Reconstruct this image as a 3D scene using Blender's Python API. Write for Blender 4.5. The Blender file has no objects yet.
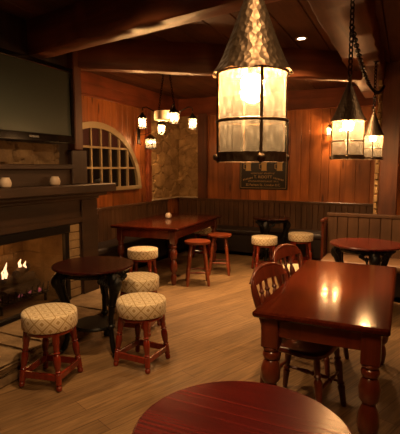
import bpy, bmesh, math, random
from mathutils import Vector, Matrix

random.seed(7)
S = bpy.context.scene
COL = S.collection
PI = math.pi

# ------------------------------------------------------------------ camera
cam_d = bpy.data.cameras.new('camera')
cam = bpy.data.objects.new('camera', cam_d)
COL.objects.link(cam)
cam.location = (0, 0, 1.5)
cam.rotation_euler = (math.radians(90) - math.atan(49 / 440.0), 0, math.radians(25))
cam_d.sensor_fit = 'HORIZONTAL'
cam_d.sensor_width = 36
cam_d.lens = 36 * 440.0 / 400.0
cam_d.clip_start = 0.05
S.camera = cam

# ------------------------------------------------------------------ world and exposure
w = bpy.data.worlds.new('world')
S.world = w
w.use_nodes = True
w.node_tree.nodes['Background'].inputs[0].default_value = (1.0, 0.55, 0.25, 1)
w.node_tree.nodes['Background'].inputs[1].default_value = 0.01
S.view_settings.view_transform = 'Standard'
S.view_settings.look = 'None'
S.view_settings.exposure = 0.0
S.view_settings.gamma = 1.0

WARM = (1.0, 0.59, 0.27)
LAMP = (1.0, 0.55, 0.24)
# recessed ceiling spots: x, y, watts, cone degrees, aim x, aim y
DOWNLIGHTS = [
    (-1.02, 4.60, 230, 105, -0.72, 5.35),
    (-1.95, 5.10, 340, 66, -1.85, 5.0),
    (-1.70, 2.15, 150, 135, -1.90, 2.40),
    (0.55, 3.30, 40, 100, 0.2, 3.3),  # extra spot out of view, added to light this side of the room
    (-0.10, 0.80, 110, 80, -2.05, 1.95),  # unseen spot, added to brighten the hearth front and stools
    (-1.00, 3.40, 70, 80, -1.1, 3.6),  # another unseen spot, added as fill between the beams
]
P_LANTERN = 105.0
P_CHAND = 50.0
P_WALL = 60.0
P_FIRE = 4.0

CEIL = 2.80
XL, YB, XR, YF = -4.0, 7.6, 2.4, -1.6

# ------------------------------------------------------------------ node helpers
def new_mat(name):
    m = bpy.data.materials.new(name)
    m.use_nodes = True
    nt = m.node_tree
    return m, nt, nt.nodes['Principled BSDF']

def N(nt, t, **kw):
    n = nt.nodes.new(t)
    for k, v in kw.items():
        if k in n.inputs:
            n.inputs[k].default_value = v
        else:
            setattr(n, k, v)
    return n

def ramp(nt, stops, interp='LINEAR'):
    r = nt.nodes.new('ShaderNodeValToRGB')
    r.color_ramp.interpolation = interp
    el = r.color_ramp.elements
    while len(el) > 1:
        el.remove(el[0])
    el[0].position = stops[0][0]
    el[0].color = (*stops[0][1], 1)
    for p, c in stops[1:]:
        e = el.new(p)
        e.color = (*c, 1)
    return r

def mapping(nt, coord='Object', scale=(1, 1, 1), rot=(0, 0, 0)):
    tc = nt.nodes.new('ShaderNodeTexCoord')
    mp = nt.nodes.new('ShaderNodeMapping')
    mp.inputs['Scale'].default_value = scale
    mp.inputs['Rotation'].default_value = rot
    nt.links.new(tc.outputs[coord], mp.inputs['Vector'])
    return mp

def bump(nt, bsdf, src, strength=0.2, dist=0.01):
    b = nt.nodes.new('ShaderNodeBump')
    b.inputs['Strength'].default_value = strength
    b.inputs['Distance'].default_value = dist
    nt.links.new(src, b.inputs['Height'])
    nt.links.new(b.outputs[0], bsdf.inputs['Normal'])

def plain(name, col, rough=0.5, metal=0.0, coat=0.0):
    m, nt, b = new_mat(name)
    b.inputs['Base Color'].default_value = (*col, 1)
    b.inputs['Roughness'].default_value = rough
    b.inputs['Metallic'].default_value = metal
    b.inputs['Coat Weight'].default_value = coat
    return m

def wood(name, dark, mid, light, rough=0.35, axis='Z', fine=28.0, coat=0.0, bmp=0.1, knots=False, spec=0.5):
    m, nt, b = new_mat(name)
    sc = {'X': (1.2, fine, fine), 'Y': (fine, 1.2, fine), 'Z': (fine, fine, 1.2)}[axis]
    mp = mapping(nt, 'Object', sc)
    n1 = N(nt, 'ShaderNodeTexNoise', Scale=1.0, Detail=5.0, Roughness=0.6, Distortion=0.4)
    nt.links.new(mp.outputs[0], n1.inputs['Vector'])
    r = ramp(nt, [(0.25, dark), (0.52, mid), (0.8, light)])
    nt.links.new(n1.outputs[0], r.inputs[0])
    out = r.outputs[0]
    mp2 = mapping(nt, 'Object', (1, 1, 1))
    n2 = N(nt, 'ShaderNodeTexNoise', Scale=2.2, Detail=2.0)
    nt.links.new(mp2.outputs[0], n2.inputs['Vector'])
    r2 = ramp(nt, [(0.3, (0.62, 0.62, 0.62)), (0.7, (1.15, 1.1, 1.05))])
    nt.links.new(n2.outputs[0], r2.inputs[0])
    mx = nt.nodes.new('ShaderNodeMix'); mx.data_type = 'RGBA'; mx.blend_type = 'MULTIPLY'
    mx.inputs[0].default_value = 1.0
    nt.links.new(out, mx.inputs[6]); nt.links.new(r2.outputs[0], mx.inputs[7])
    out = mx.outputs[2]
    if knots:
        mp3 = mapping(nt, 'Object', {'Z': (7, 7, 1.6)}.get(axis, (3, 3, 3)))
        v = N(nt, 'ShaderNodeTexVoronoi', Scale=1.0)
        nt.links.new(mp3.outputs[0], v.inputs['Vector'])
        r3 = ramp(nt, [(0.0, (0.25, 0.2, 0.16)), (0.10, (0.4, 0.34, 0.3)), (0.17, (1, 1, 1))])
        nt.links.new(v.outputs['Distance'], r3.inputs[0])
        m3 = nt.nodes.new('ShaderNodeMix'); m3.data_type = 'RGBA'; m3.blend_type = 'MULTIPLY'
        m3.inputs[0].default_value = 1.0
        nt.links.new(out, m3.inputs[6]); nt.links.new(r3.outputs[0], m3.inputs[7])
        out = m3.outputs[2]
    nt.links.new(out, b.inputs['Base Color'])
    b.inputs['Roughness'].default_value = rough
    b.inputs['Coat Weight'].default_value = coat
    b.inputs['Coat Roughness'].default_value = 0.12
    b.inputs['Specular IOR Level'].default_value = spec
    if bmp:
        bump(nt, b, n1.outputs[0], bmp, 0.004)
    return m

def attr_tint(m, lo=0.7, hi=1.25):
    """vary each board of a boarded surface by the random number stored on its faces"""
    nt = m.node_tree
    b = nt.nodes['Principled BSDF']
    src = b.inputs['Base Color'].links[0].from_socket
    a = nt.nodes.new('ShaderNodeAttribute'); a.attribute_name = 'board'
    r = ramp(nt, [(0, (lo, lo * 0.95, lo * 0.9)), (1, (hi, hi, hi * 0.95))])
    nt.links.new(a.outputs['Fac'], r.inputs[0])
    mx = nt.nodes.new('ShaderNodeMix'); mx.data_type = 'RGBA'; mx.blend_type = 'MULTIPLY'
    mx.inputs[0].default_value = 1.0
    nt.links.new(src, mx.inputs[6]); nt.links.new(r.outputs[0], mx.inputs[7])
    nt.links.new(mx.outputs[2], b.inputs['Base Color'])
    return m

# ------------------------------------------------------------------ materials
M = {}
M['table_top'] = wood('table_top_wood', (0.030, 0.0045, 0.002), (0.058, 0.009, 0.0035), (0.085, 0.0155, 0.006), 0.115, 'Y', 60, 0.0, 0.02, False, 0.26)
M['dark_top'] = wood('dark_mahogany_top', (0.012, 0.002, 0.0015), (0.028, 0.004, 0.003), (0.048, 0.008, 0.005), 0.2, 'X', 60, 0.0, 0.03, False, 0.35)
M['near_top'] = wood('near_top_wood', (0.020, 0.0016, 0.0016), (0.040, 0.003, 0.0028), (0.075, 0.007, 0.0045), 0.24, 'X', 80, 0.0, 0.12, False, 0.18)
M['table_top_x'] = wood('table_top_wood_across', (0.03, 0.003, 0.003), (0.075, 0.009, 0.005), (0.11, 0.017, 0.008), 0.22, 'X', 60, 0.0, 0.04, False, 0.35)
M['table_leg'] = wood('table_leg_wood', (0.06, 0.010, 0.004), (0.12, 0.021, 0.008), (0.17, 0.034, 0.013), 0.28, 'Z', 20, 0.3, 0.03)
M['stool_wood'] = wood('stool_wood', (0.11, 0.010, 0.004), (0.19, 0.019, 0.007), (0.26, 0.033, 0.011), 0.22, 'Z', 20, 0.4, 0.03)
M['bar_wood'] = wood('bar_stool_wood', (0.11, 0.02, 0.007), (0.19, 0.038, 0.012), (0.26, 0.06, 0.02), 0.3, 'Z', 20, 0.35, 0.03)
M['chair_wood'] = wood('chair_wood', (0.05, 0.009, 0.004), (0.11, 0.019, 0.008), (0.15, 0.032, 0.013), 0.28, 'Z', 20, 0.35, 0.03)
M['boards'] = attr_tint(wood('pine_boards', (0.24, 0.068, 0.015), (0.42, 0.138, 0.032), (0.54, 0.20, 0.052), 0.42, 'Z', 14, 0.1, 0.12, True), 0.62, 1.2)
M['frieze'] = wood('frieze_wood', (0.13, 0.03, 0.010), (0.22, 0.052, 0.016), (0.28, 0.075, 0.024), 0.45, 'X', 12, 0, 0.1)
M['frieze_y'] = wood('frieze_wood_long', (0.13, 0.03, 0.010), (0.22, 0.052, 0.016), (0.28, 0.075, 0.024), 0.45, 'Y', 12, 0, 0.1)
M['beam'] = wood('beam_wood', (0.10, 0.03, 0.012), (0.19, 0.06, 0.024), (0.26, 0.09, 0.036), 0.42, 'X', 12, 0.05, 0.35)
M['beam_y'] = wood('beam_wood_long', (0.07, 0.024, 0.010), (0.15, 0.055, 0.024), (0.22, 0.09, 0.038), 0.5, 'Y', 12, 0.0, 0.35)
M['post'] = wood('post_wood', (0.06, 0.018, 0.008), (0.13, 0.04, 0.016), (0.19, 0.066, 0.026), 0.5, 'Z', 12, 0.0, 0.3)
M['ceiling'] = attr_tint(wood('ceiling_boards', (0.06, 0.022, 0.010), (0.13, 0.05, 0.022), (0.18, 0.075, 0.034), 0.5, 'Y', 12, 0.0, 0.1), 0.75, 1.2)
M['bench'] = attr_tint(wood('bench_wood', (0.075, 0.038, 0.019), (0.11, 0.057, 0.029), (0.14, 0.076, 0.041), 0.42, 'Z', 16, 0.05, 0.06), 0.85, 1.1)
M['mantel'] = wood('mantel_wood', (0.018, 0.008, 0.004), (0.038, 0.018, 0.008), (0.062, 0.031, 0.014), 0.5, 'Y', 14, 0.0, 0.15)
M['mantel_z'] = wood('pilaster_wood', (0.018, 0.008, 0.004), (0.040, 0.019, 0.0085), (0.064, 0.032, 0.015), 0.5, 'Z', 14, 0.0, 0.15)
M['iron'] = plain('cast_iron', (0.012, 0.013, 0.013), 0.38, 0.6)
M['black_metal'] = plain('black_metal', (0.012, 0.010, 0.009), 0.45, 0.7)
M['leather'] = plain('dark_leather', (0.018, 0.012, 0.010), 0.45)
M['tv_black'] = plain('tv_gloss_black', (0.005, 0.005, 0.005), 0.10, 0.0, 0.0)
M['tv_screen'] = plain('tv_screen', (0.045, 0.062, 0.05), 0.30)
M['white_print'] = plain('grey_print', (0.55, 0.52, 0.45), 0.6)
M['gold_print'] = plain('gold_print', (0.62, 0.42, 0.16), 0.5)
M['sign_black'] = plain('sign_black', (0.012, 0.010, 0.009), 0.4)
M['cream_paint'] = plain('cream_paint', (0.29, 0.22, 0.12), 0.6)
M['pane'] = plain('window_pane', (0.005, 0.004, 0.004), 0.10)
M['red_cloth'] = plain('red_curtain', (0.030, 0.003, 0.003), 0.9)
M['wax'] = plain('candle_wax', (0.52, 0.42, 0.31), 0.5)
M['pale_wood'] = plain('pale_wood', (0.55, 0.45, 0.31), 0.6)
M['log'] = wood('charred_log', (0.008, 0.006, 0.005), (0.03, 0.02, 0.015), (0.07, 0.045, 0.03), 0.85, 'Y', 20, 0, 0.6)
M['white_metal'] = plain('spot_trim', (0.6, 0.55, 0.5), 0.4)
M['soot'] = plain('soot', (0.02, 0.016, 0.013), 0.85)

def emis(name, col, strength):
    m, nt, b = new_mat(name)
    b.inputs['Base Color'].default_value = (*col, 1)
    b.inputs['Emission Color'].default_value = (*col, 1)
    b.inputs['Emission Strength'].default_value = strength
    return m
_bulbs = {}
def bulb_mat(watts, radius):
    """a lit bulb whose glowing surface gives off the stated power"""
    key = (round(watts, 2), round(radius, 4))
    if key not in _bulbs:
        _bulbs[key] = emis('lit_bulb', LAMP, watts / (4 * PI * PI * radius * radius))
    return _bulbs[key]
M['spot_glow'] = emis('lit_spot', (1.0, 0.80, 0.5), 14)
M['flame'] = emis('flame', (1.0, 0.62, 0.36), 4.0)
M['flame_blue'] = emis('ember_glow', (0.55, 0.12, 0.16), 0.5)

def hammered():
    m, nt, b = new_mat('hammered_bronze')
    b.inputs['Base Color'].default_value = (0.13, 0.09, 0.055, 1)
    b.inputs['Metallic'].default_value = 0.85
    b.inputs['Roughness'].default_value = 0.45
    mp = mapping(nt, 'Object', (70, 70, 50))
    v = N(nt, 'ShaderNodeTexVoronoi', Scale=1.0)
    nt.links.new(mp.outputs[0], v.inputs['Vector'])
    bump(nt, b, v.outputs['Distance'], 0.6, 0.005)
    return m
M['hammered'] = hammered()

def lamp_glass(name, tcol, dcol, mixf):
    m, nt, b = new_mat(name)
    out = nt.nodes['Material Output']
    t = N(nt, 'ShaderNodeBsdfTransparent'); t.inputs[0].default_value = (*tcol, 1)
    d = N(nt, 'ShaderNodeBsdfTranslucent')
    d2 = N(nt, 'ShaderNodeBsdfDiffuse'); d2.inputs[0].default_value = (dcol[0] * 0.8, dcol[1] * 0.8, dcol[2] * 0.8, 1)
    mp = mapping(nt, 'Object', (95, 95, 40))
    v = N(nt, 'ShaderNodeTexNoise', Scale=1.0, Detail=4.0)
    nt.links.new(mp.outputs[0], v.inputs['Vector'])
    r = ramp(nt, [(0.35, tuple(c * 0.55 for c in dcol)), (0.55, dcol), (0.70, tuple(c * 2.2 for c in dcol))])
    nt.links.new(v.outputs[0], r.inputs[0]); nt.links.new(r.outputs[0], d.inputs[0])
    a = N(nt, 'ShaderNodeMixShader'); a.inputs[0].default_value = 0.35
    nt.links.new(d.outputs[0], a.inputs[1]); nt.links.new(d2.outputs[0], a.inputs[2])
    x = N(nt, 'ShaderNodeMixShader'); x.inputs[0].default_value = mixf
    nt.links.new(t.outputs[0], x.inputs[1]); nt.links.new(a.outputs[0], x.inputs[2])
    g = N(nt, 'ShaderNodeBsdfGlossy'); g.inputs['Roughness'].default_value = 0.12
    y = N(nt, 'ShaderNodeMixShader'); y.inputs[0].default_value = 0.05
    nt.links.new(x.outputs[0], y.inputs[1]); nt.links.new(g.outputs[0], y.inputs[2])
    nt.links.new(y.outputs[0], out.inputs[0])
    return m
M['lamp_glass'] = lamp_glass('seeded_lamp_glass', (1.0, 0.90, 0.72), (0.030, 0.029, 0.024), 0.64)
M['small_glass'] = lamp_glass('frosted_lamp_glass', (1.0, 0.90, 0.72), (0.06, 0.058, 0.05), 0.68)

def clear_glass():
    m, nt, b = new_mat('clear_glass')
    out = nt.nodes['Material Output']
    t = N(nt, 'ShaderNodeBsdfTransparent'); t.inputs[0].default_value = (0.74, 0.71, 0.66, 1)
    g = N(nt, 'ShaderNodeBsdfGlossy'); g.inputs['Roughness'].default_value = 0.08
    x = N(nt, 'ShaderNodeMixShader'); x.inputs[0].default_value = 0.05
    nt.links.new(t.outputs[0], x.inputs[1]); nt.links.new(g.outputs[0], x.inputs[2])
    nt.links.new(x.outputs[0], out.inputs[0])
    return m
M['glass'] = clear_glass()

def floor_mat():
    m, nt, b = new_mat('oak_floor')
    rot = math.radians(90 - 22)
    mp = mapping(nt, 'Object', (1, 1, 1), (0, 0, -rot))
    br = N(nt, 'ShaderNodeTexBrick')
    br.inputs['Scale'].default_value = 1.0
    br.inputs['Brick Width'].default_value = 1.25
    br.inputs['Row Height'].default_value = 0.14
    br.inputs['Mortar Size'].default_value = 0.0022
    br.inputs['Mortar Smooth'].default_value = 0.1
    br.inputs['Bias'].default_value = 0.0
    br.offset = 0.37
    br.inputs['Color1'].default_value = (0.166, 0.098, 0.043, 1)
    br.inputs['Color2'].default_value = (0.243, 0.148, 0.066, 1)
    br.inputs['Mortar'].default_value = (0.09, 0.04, 0.015, 1)
    nt.links.new(mp.outputs[0], br.inputs['Vector'])
    mp2 = mapping(nt, 'Object', (1, 1, 1), (0, 0, -rot))
    sc = nt.nodes.new('ShaderNodeMapping'); sc.inputs['Scale'].default_value = (3.0, 55, 1)
    nt.links.new(mp2.outputs[0], sc.inputs[0])
    n = N(nt, 'ShaderNodeTexNoise', Scale=1.0, Detail=5.0, Roughness=0.65, Distortion=0.6)
    nt.links.new(sc.outputs[0], n.inputs['Vector'])
    r = ramp(nt, [(0.3, (0.48, 0.45, 0.41)), (0.7, (1.32, 1.31, 1.27))])
    nt.links.new(n.outputs[0], r.inputs[0])
    mx = nt.nodes.new('ShaderNodeMix'); mx.data_type = 'RGBA'; mx.blend_type = 'MULTIPLY'
    mx.inputs[0].default_value = 1.0
    nt.links.new(br.outputs[0], mx.inputs[6]); nt.links.new(r.outputs[0], mx.inputs[7])
    nt.links.new(mx.outputs[2], b.inputs['Base Color'])
    b.inputs['Roughness'].default_value = 0.48
    bump(nt, b, n.outputs[0], 0.08, 0.003)
    return m
M['floor'] = floor_mat()

def stone(name, a, bb, c, scale=6, strength=0.7):
    m, nt, b = new_mat(name)
    mp = mapping(nt, 'Object', (1, 1, 1))
    n = N(nt, 'ShaderNodeTexNoise', Scale=float(scale), Detail=8.0, Roughness=0.62)
    nt.links.new(mp.outputs[0], n.inputs['Vector'])
    r = ramp(nt, [(0.3, a), (0.52, bb), (0.72, c)])
    nt.links.new(n.outputs[0], r.inputs[0])
    nt.links.new(r.outputs[0], b.inputs['Base Color'])
    b.inputs['Roughness'].default_value = 0.85
    n2 = N(nt, 'ShaderNodeTexNoise', Scale=scale * 3.0, Detail=6.0)
    nt.links.new(mp.outputs[0], n2.inputs['Vector'])
    bump(nt, b, n2.outputs[0], strength, 0.02)
    return m
M['stone'] = attr_tint(stone('sandstone', (0.26, 0.165, 0.07), (0.42, 0.275, 0.125), (0.54, 0.37, 0.18)), 0.7, 1.2)
M['dimmed_stone'] = stone('dimmed_stone', (0.08, 0.045, 0.018), (0.14, 0.085, 0.034), (0.19, 0.125, 0.055))  # darker copy of the sandstone, weaker light put into its colour
M['hearth'] = stone('hearth_stone', (0.12, 0.075, 0.035), (0.25, 0.165, 0.08), (0.34, 0.24, 0.125), 5, 0.6)
M['mortar'] = stone('mortar', (0.10, 0.06, 0.03), (0.15, 0.095, 0.05), (0.2, 0.13, 0.07), 20, 0.4)
M['brick'] = attr_tint(stone('fire_brick', (0.20, 0.13, 0.06), (0.28, 0.19, 0.09), (0.34, 0.24, 0.12), 9, 0.3), 0.8, 1.15)

def fabric():
    m, nt, b = new_mat('damask_fabric')
    tc = nt.nodes.new('ShaderNodeTexCoord')
    mp = nt.nodes.new('ShaderNodeMapping')
    mp.inputs['Rotation'].default_value = (0, 0, PI / 4)
    mp.inputs['Scale'].default_value = (1 / 0.074, 1 / 0.074, 1)
    nt.links.new(tc.outputs['UV'], mp.inputs[0])
    fr = N(nt, 'ShaderNodeVectorMath', operation='FRACTION')
    nt.links.new(mp.outputs[0], fr.inputs[0])
    sb = N(nt, 'ShaderNodeVectorMath', operation='SUBTRACT'); sb.inputs[1].default_value = (0.5, 0.5, 0)
    nt.links.new(fr.outputs[0], sb.inputs[0])
    ab = N(nt, 'ShaderNodeVectorMath', operation='ABSOLUTE')
    nt.links.new(sb.outputs[0], ab.inputs[0])
    sp = nt.nodes.new('ShaderNodeSeparateXYZ'); nt.links.new(ab.outputs[0], sp.inputs[0])
    mxm = N(nt, 'ShaderNodeMath', operation='MAXIMUM')
    nt.links.new(sp.outputs[0], mxm.inputs[0]); nt.links.new(sp.outputs[1], mxm.inputs[1])
    light, dark, mid = (0.70, 0.60, 0.41), (0.40, 0.28, 0.115), (0.50, 0.38, 0.19)
    r = ramp(nt, [(0.0, dark), (0.13, dark), (0.17, light), (0.27, light), (0.31, mid), (0.36, light), (0.42, light), (0.45, dark), (0.5, dark)])
    nt.links.new(mxm.outputs[0], r.inputs[0])
    n = N(nt, 'ShaderNodeTexNoise', Scale=420.0, Detail=2.0)
    nt.links.new(tc.outputs['UV'], n.inputs['Vector'])
    r2 = ramp(nt, [(0.3, (0.85, 0.85, 0.85)), (0.7, (1.1, 1.1, 1.1))])
    nt.links.new(n.outputs[0], r2.inputs[0])
    mx = nt.nodes.new('ShaderNodeMix'); mx.data_type = 'RGBA'; mx.blend_type = 'MULTIPLY'
    mx.inputs[0].default_value = 1.0
    nt.links.new(r.outputs[0], mx.inputs[6]); nt.links.new(r2.outputs[0], mx.inputs[7])
    nt.links.new(mx.outputs[2], b.inputs['Base Color'])
    b.inputs['Roughness'].default_value = 0.85
    b.inputs['Sheen Weight'].default_value = 0.2
    bump(nt, b, n.outputs[0], 0.15, 0.002)
    return m
M['fabric'] = fabric()

# ------------------------------------------------------------------ mesh helpers
def link(o, parent=None):
    COL.objects.link(o)
    if parent is not None:
        o.parent = parent
    return o

def obj(name, bm, mats, parent=None, angle=35, loc=None):
    me = bpy.data.meshes.new(name)
    bmesh.ops.recalc_face_normals(bm, faces=bm.faces)
    bm.to_mesh(me)
    bm.free()
    for mm in (mats if isinstance(mats, (list, tuple)) else [mats]):
        me.materials.append(mm)
    me.shade_smooth()
    me.set_sharp_from_angle(angle=math.radians(angle))
    o = bpy.data.objects.new(name, me)
    if loc:
        o.location = loc
    return link(o, parent)

def thing(name, label, cat, loc=(0, 0, 0), rz=0.0, group=None, kind=None):
    o = bpy.data.objects.new(name, None)
    o.empty_display_size = 0.1
    o.location = loc
    o.rotation_euler = (0, 0, rz)
    link(o)
    return tag(o, label, cat, group, kind)

def tag(o, label, cat, group=None, kind=None):
    o['label'] = label
    o['category'] = cat
    if group:
        o['group'] = group
    if kind:
        o['kind'] = kind
    return o

def clone(root, loc, rz, label, group=None):
    r = root.copy()
    COL.objects.link(r)
    r.location = loc
    r.rotation_euler = (0, 0, rz)
    r['label'] = label
    if group:
        r['group'] = group
    for ch in list(root.children):
        c = ch.copy(); COL.objects.link(c); c.parent = r
        for g in list(ch.children):
            d = g.copy(); COL.objects.link(d); d.parent = c
    return r

def BM():
    return bmesh.new()

def box(bm, lo, hi, bev=0.0, mat=0, rot=None):
    t = bmesh.new()
    c = [(a + b) / 2 for a, b in zip(lo, hi)]
    d = [abs(b - a) for a, b in zip(lo, hi)]
    bmesh.ops.create_cube(t, size=1.0, matrix=Matrix.Translation(c) @ Matrix.Diagonal((*d, 1)))
    if bev:
        bmesh.ops.bevel(t, geom=list(t.edges), offset=min(bev, min(d) * 0.45), segments=3 if bev >= 0.02 else 1, affect='EDGES', profile=0.5)
    if rot is not None:
        bmesh.ops.transform(t, matrix=rot, verts=t.verts)
    merge(bm, t, mat)

def merge(bm, t, mat=0):
    vm = {}
    for v in t.verts:
        vm[v] = bm.verts.new(v.co)
    out = []
    for f in t.faces:
        try:
            nf = bm.faces.new([vm[v] for v in f.verts])
            nf.material_index = mat
            out.append(nf)
        except ValueError:
            pass
    t.free()
    return out

def frame_of(p0, p1):
    d = (Vector(p1) - Vector(p0))
    L = d.length
    d.normalize()
    up = Vector((0, 0, 1)) if abs(d.z) < 0.95 else Vector((1, 0, 0))
    x = d.cross(up).normalized()
    y = d.cross(x).normalized()
    return d, x, y, L

def turned(bm, p0, p1, prof, seg=12, mat=0, cap=True):
    """a turned spindle between two points; prof is a list of (fraction, radius)"""
    d, x, y, L = frame_of(p0, p1)
    rings = []
    for t, r in prof:
        c = Vector(p0) + d * (L * t)
        rings.append([bm.verts.new(c + (x * math.cos(2 * PI * k / seg) + y * math.sin(2 * PI * k / seg)) * max(r, 1e-4)) for k in range(seg)])
    for a, b in zip(rings[:-1], rings[1:]):
        for k in range(seg):
            f = bm.faces.new((a[k], a[(k + 1) % seg], b[(k + 1) % seg], b[k])); f.material_index = mat
    if cap:
        for rg in (rings[0], rings[-1]):
            f = bm.faces.new(rg); f.material_index = mat

def lathe(bm, prof, c=(0, 0, 0), seg=32, mat=0, cap=True):
    """prof: list of (radius, z)"""
    rings = []
    for r, z in prof:
        rings.append([bm.verts.new((c[0] + r * math.cos(2 * PI * k / seg), c[1] + r * math.sin(2 * PI * k / seg), c[2] + z)) for k in range(seg)])
    for a, b in zip(rings[:-1], rings[1:]):
        for k in range(seg):
            f = bm.faces.new((a[k], a[(k + 1) % seg], b[(k + 1) % seg], b[k])); f.material_index = mat
    if cap:
        bm.faces.new(rings[0]).material_index = mat
        bm.faces.new(rings[-1]).material_index = mat

def tube(bm, pts, r, seg=8, closed=False, mat=0):
    pts = [Vector(p) for p in pts]
    n = len(pts)
    rr = r if isinstance(r, (list, tuple)) else [r] * n
    rings = []
    prev = None
    for i, p in enumerate(pts):
        if closed:
            d = pts[(i + 1) % n] - pts[i - 1]
        else:
            d = pts[min(i + 1, n - 1)] - pts[max(i - 1, 0)]
        d.normalize()
        if prev is None:
            up = Vector((0, 0, 1)) if abs(d.z) < 0.9 else Vector((1, 0, 0))
            x = d.cross(up).normalized()
        else:
            x = (prev - d * prev.dot(d)).normalized()
        prev = x
        y = d.cross(x)
        rings.append([bm.verts.new(p + (x * math.cos(2 * PI * k / seg) + y * math.sin(2 * PI * k / seg)) * rr[i]) for k in range(seg)])
    m = n if closed else n - 1
    for i in range(m):
        a, b = rings[i], rings[(i + 1) % n]
        for k in range(seg):
            bm.faces.new((a[k], a[(k + 1) % seg], b[(k + 1) % seg], b[k])).material_index = mat
    if not closed:
        bm.faces.new(rings[0]).material_index = mat
        bm.faces.new(rings[-1]).material_index = mat

def ball(bm, c, r, sx=1, sy=1, sz=1, seg=12):
    t = bmesh.new()
    bmesh.ops.create_uvsphere(t, u_segments=seg, v_segments=max(6, seg // 2 + 2), radius=r)
    bmesh.ops.transform(t, matrix=Matrix.Translation(c) @ Matrix.Diagonal((sx, sy, sz, 1)), verts=t.verts)
    merge(bm, t)

def boards_mesh(bm, origin, u, v, n, lengths, height, thick, gap=0.004, bev=0.004):
    """boards laid side by side along u, each `height` along v, standing `thick` out along n; face attribute 'board'"""
    lay = bm.faces.layers.float.get('board') or bm.faces.layers.float.new('board')
    o = Vector(origin); u = Vector(u); v = Vector(v); n = Vector(n)
    s = 0.0
    for wd in lengths:
        t = bmesh.new()
        bmesh.ops.create_cube(t, size=1.0)
        bmesh.ops.scale(t, vec=(wd - gap, height, thick), verts=t.verts)
        bmesh.ops.bevel(t, geom=list(t.edges), offset=bev, segments=1, affect='EDGES')
        c = o + u * (s + wd / 2) + v * (height / 2) + n * (thick / 2)
        mt = Matrix((u, v, n)).transposed().to_4x4()
        mt.translation = c
        bmesh.ops.transform(t, matrix=mt, verts=t.verts)
        rnd = random.random()
        for f in merge(bm, t):
            f[lay] = rnd
        s += wd

def widths(total, lo, hi):
    out = []
    s = 0
    while s < total - hi:
        a = random.uniform(lo, hi)
        out.append(a); s += a
    out.append(total - s)
    return out

def stones_mesh(bm, origin, u, v, n, W, Hh, rowlo, rowhi, wlo, whi, thick, joint=0.008, rough=0.012):
    """coursed rubble: rows of irregular blocks with jittered corners"""
    lay = bm.faces.layers.float.get('board') or bm.faces.layers.float.new('board')
    o = Vector(origin); u = Vector(u); v = Vector(v); n = Vector(n)
    y = 0.0
    while y < Hh - 1e-4:
        rh = random.uniform(rowlo, rowhi)
        if Hh - y - rh < rowlo * 0.6:
            rh = Hh - y
        x = 0.0
        while x < W - 1e-4:
            bw = random.uniform(wlo, whi)
            if W - x - bw < wlo * 0.6:
                bw = W - x
            th = thick * random.uniform(0.6, 1.25)
            j = lambda: random.uniform(-rough, rough)
            x0, x1, y0, y1 = x + joint, x + bw - joint, y + joint, y + rh - joint
            # an irregular block: base quad, then a slightly smaller face bulging outwards
            base = [(x0, y0), (x1, y0), (x1, y1), (x0, y1)]
            b0 = [bm.verts.new(o + u * p + v * q) for p, q in base]
            b1 = [bm.verts.new(o + u * (p + j() * 0.3) + v * (q + j() * 0.5) + n * (th * 0.7)) for p, q in base]
            ins = min(bw, rh) * 0.12
            tp = [(x0 + ins, y0 + ins), (x1 - ins, y0 + ins), (x1 - ins, y1 - ins), (x0 + ins, y1 - ins)]
            b2 = [bm.verts.new(o + u * (p + j() * 0.5) + v * (q + j() * 0.5) + n * (th + j() * 0.6)) for p, q in tp]
            rnd = random.random()
            fs = []
            for a, b in ((b0, b1), (b1, b2)):
                for k in range(4):
                    fs.append(bm.faces.new((a[k], a[(k + 1) % 4], b[(k + 1) % 4], b[k])))
            fs.append(bm.faces.new(b2))
            for f in fs:
                f[lay] = rnd
            x += bw
        y += rh

def rubble(bm, origin, u, v, n, W, Hh, cw, chh, amp=0.035, step=0.016):
    """natural stone walling: a fine relief grid whose cells are irregular, wider than tall stones"""
    lay = bm.faces.layers.float.get('board') or bm.faces.layers.float.new('board')
    o = Vector(origin); u = Vector(u); v = Vector(v); n = Vector(n)
    seeds = []
    ny = max(1, round(Hh / chh)); nx = max(1, round(W / cw))
    for iy in range(-1, ny + 1):
        for ix in range(-1, nx + 1):
            seeds.append(((ix + 0.5 + (0.5 if iy % 2 else 0) + random.uniform(-0.38, 0.38)) * W / nx, (iy + 0.5 + random.uniform(-0.38, 0.38)) * Hh / ny, random.random(), random.uniform(-0.3, 0.3), random.uniform(-0.3, 0.3)))
    gx, gy = int(W / step), int(Hh / step)
    vs, cell = {}, {}
    for iy in range(gy + 1):
        for ix in range(gx + 1):
            x, y = W * ix / gx, Hh * iy / gy
            xx = x + 0.015 * math.sin(y * 31) + 0.01 * math.sin(y * 67 + 1); yy = y + 0.012 * math.sin(x * 27) + 0.008 * math.sin(x * 71)
            best = sorted((max(abs(xx - s[0]) / cw, abs(yy - s[1]) / chh) * 0.6 + 0.4 * math.hypot((xx - s[0]) / cw, (yy - s[1]) / chh), i) for i, s in enumerate(seeds))[:2]
            e = min(1.0, (best[1][0] - best[0][0]) / 0.16)
            s = seeds[best[0][1]]
            hgt = 0.006 + amp * (0.55 + 0.45 * s[2]) * (1 - (1 - e) ** 2.2) + amp * 0.6 * ((xx - s[0]) / cw * s[3] + (yy - s[1]) / chh * s[4]) + random.uniform(-0.0015, 0.0015)
            vs[ix, iy] = bm.verts.new(o + u * x + v * y + n * max(0.003, hgt)); cell[ix, iy] = s[2]
    for iy in range(gy):
        for ix in range(gx):
            f = bm.faces.new((vs[ix, iy], vs[ix + 1, iy], vs[ix + 1, iy + 1], vs[ix, iy + 1])); f[lay] = cell[ix, iy]

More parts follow.
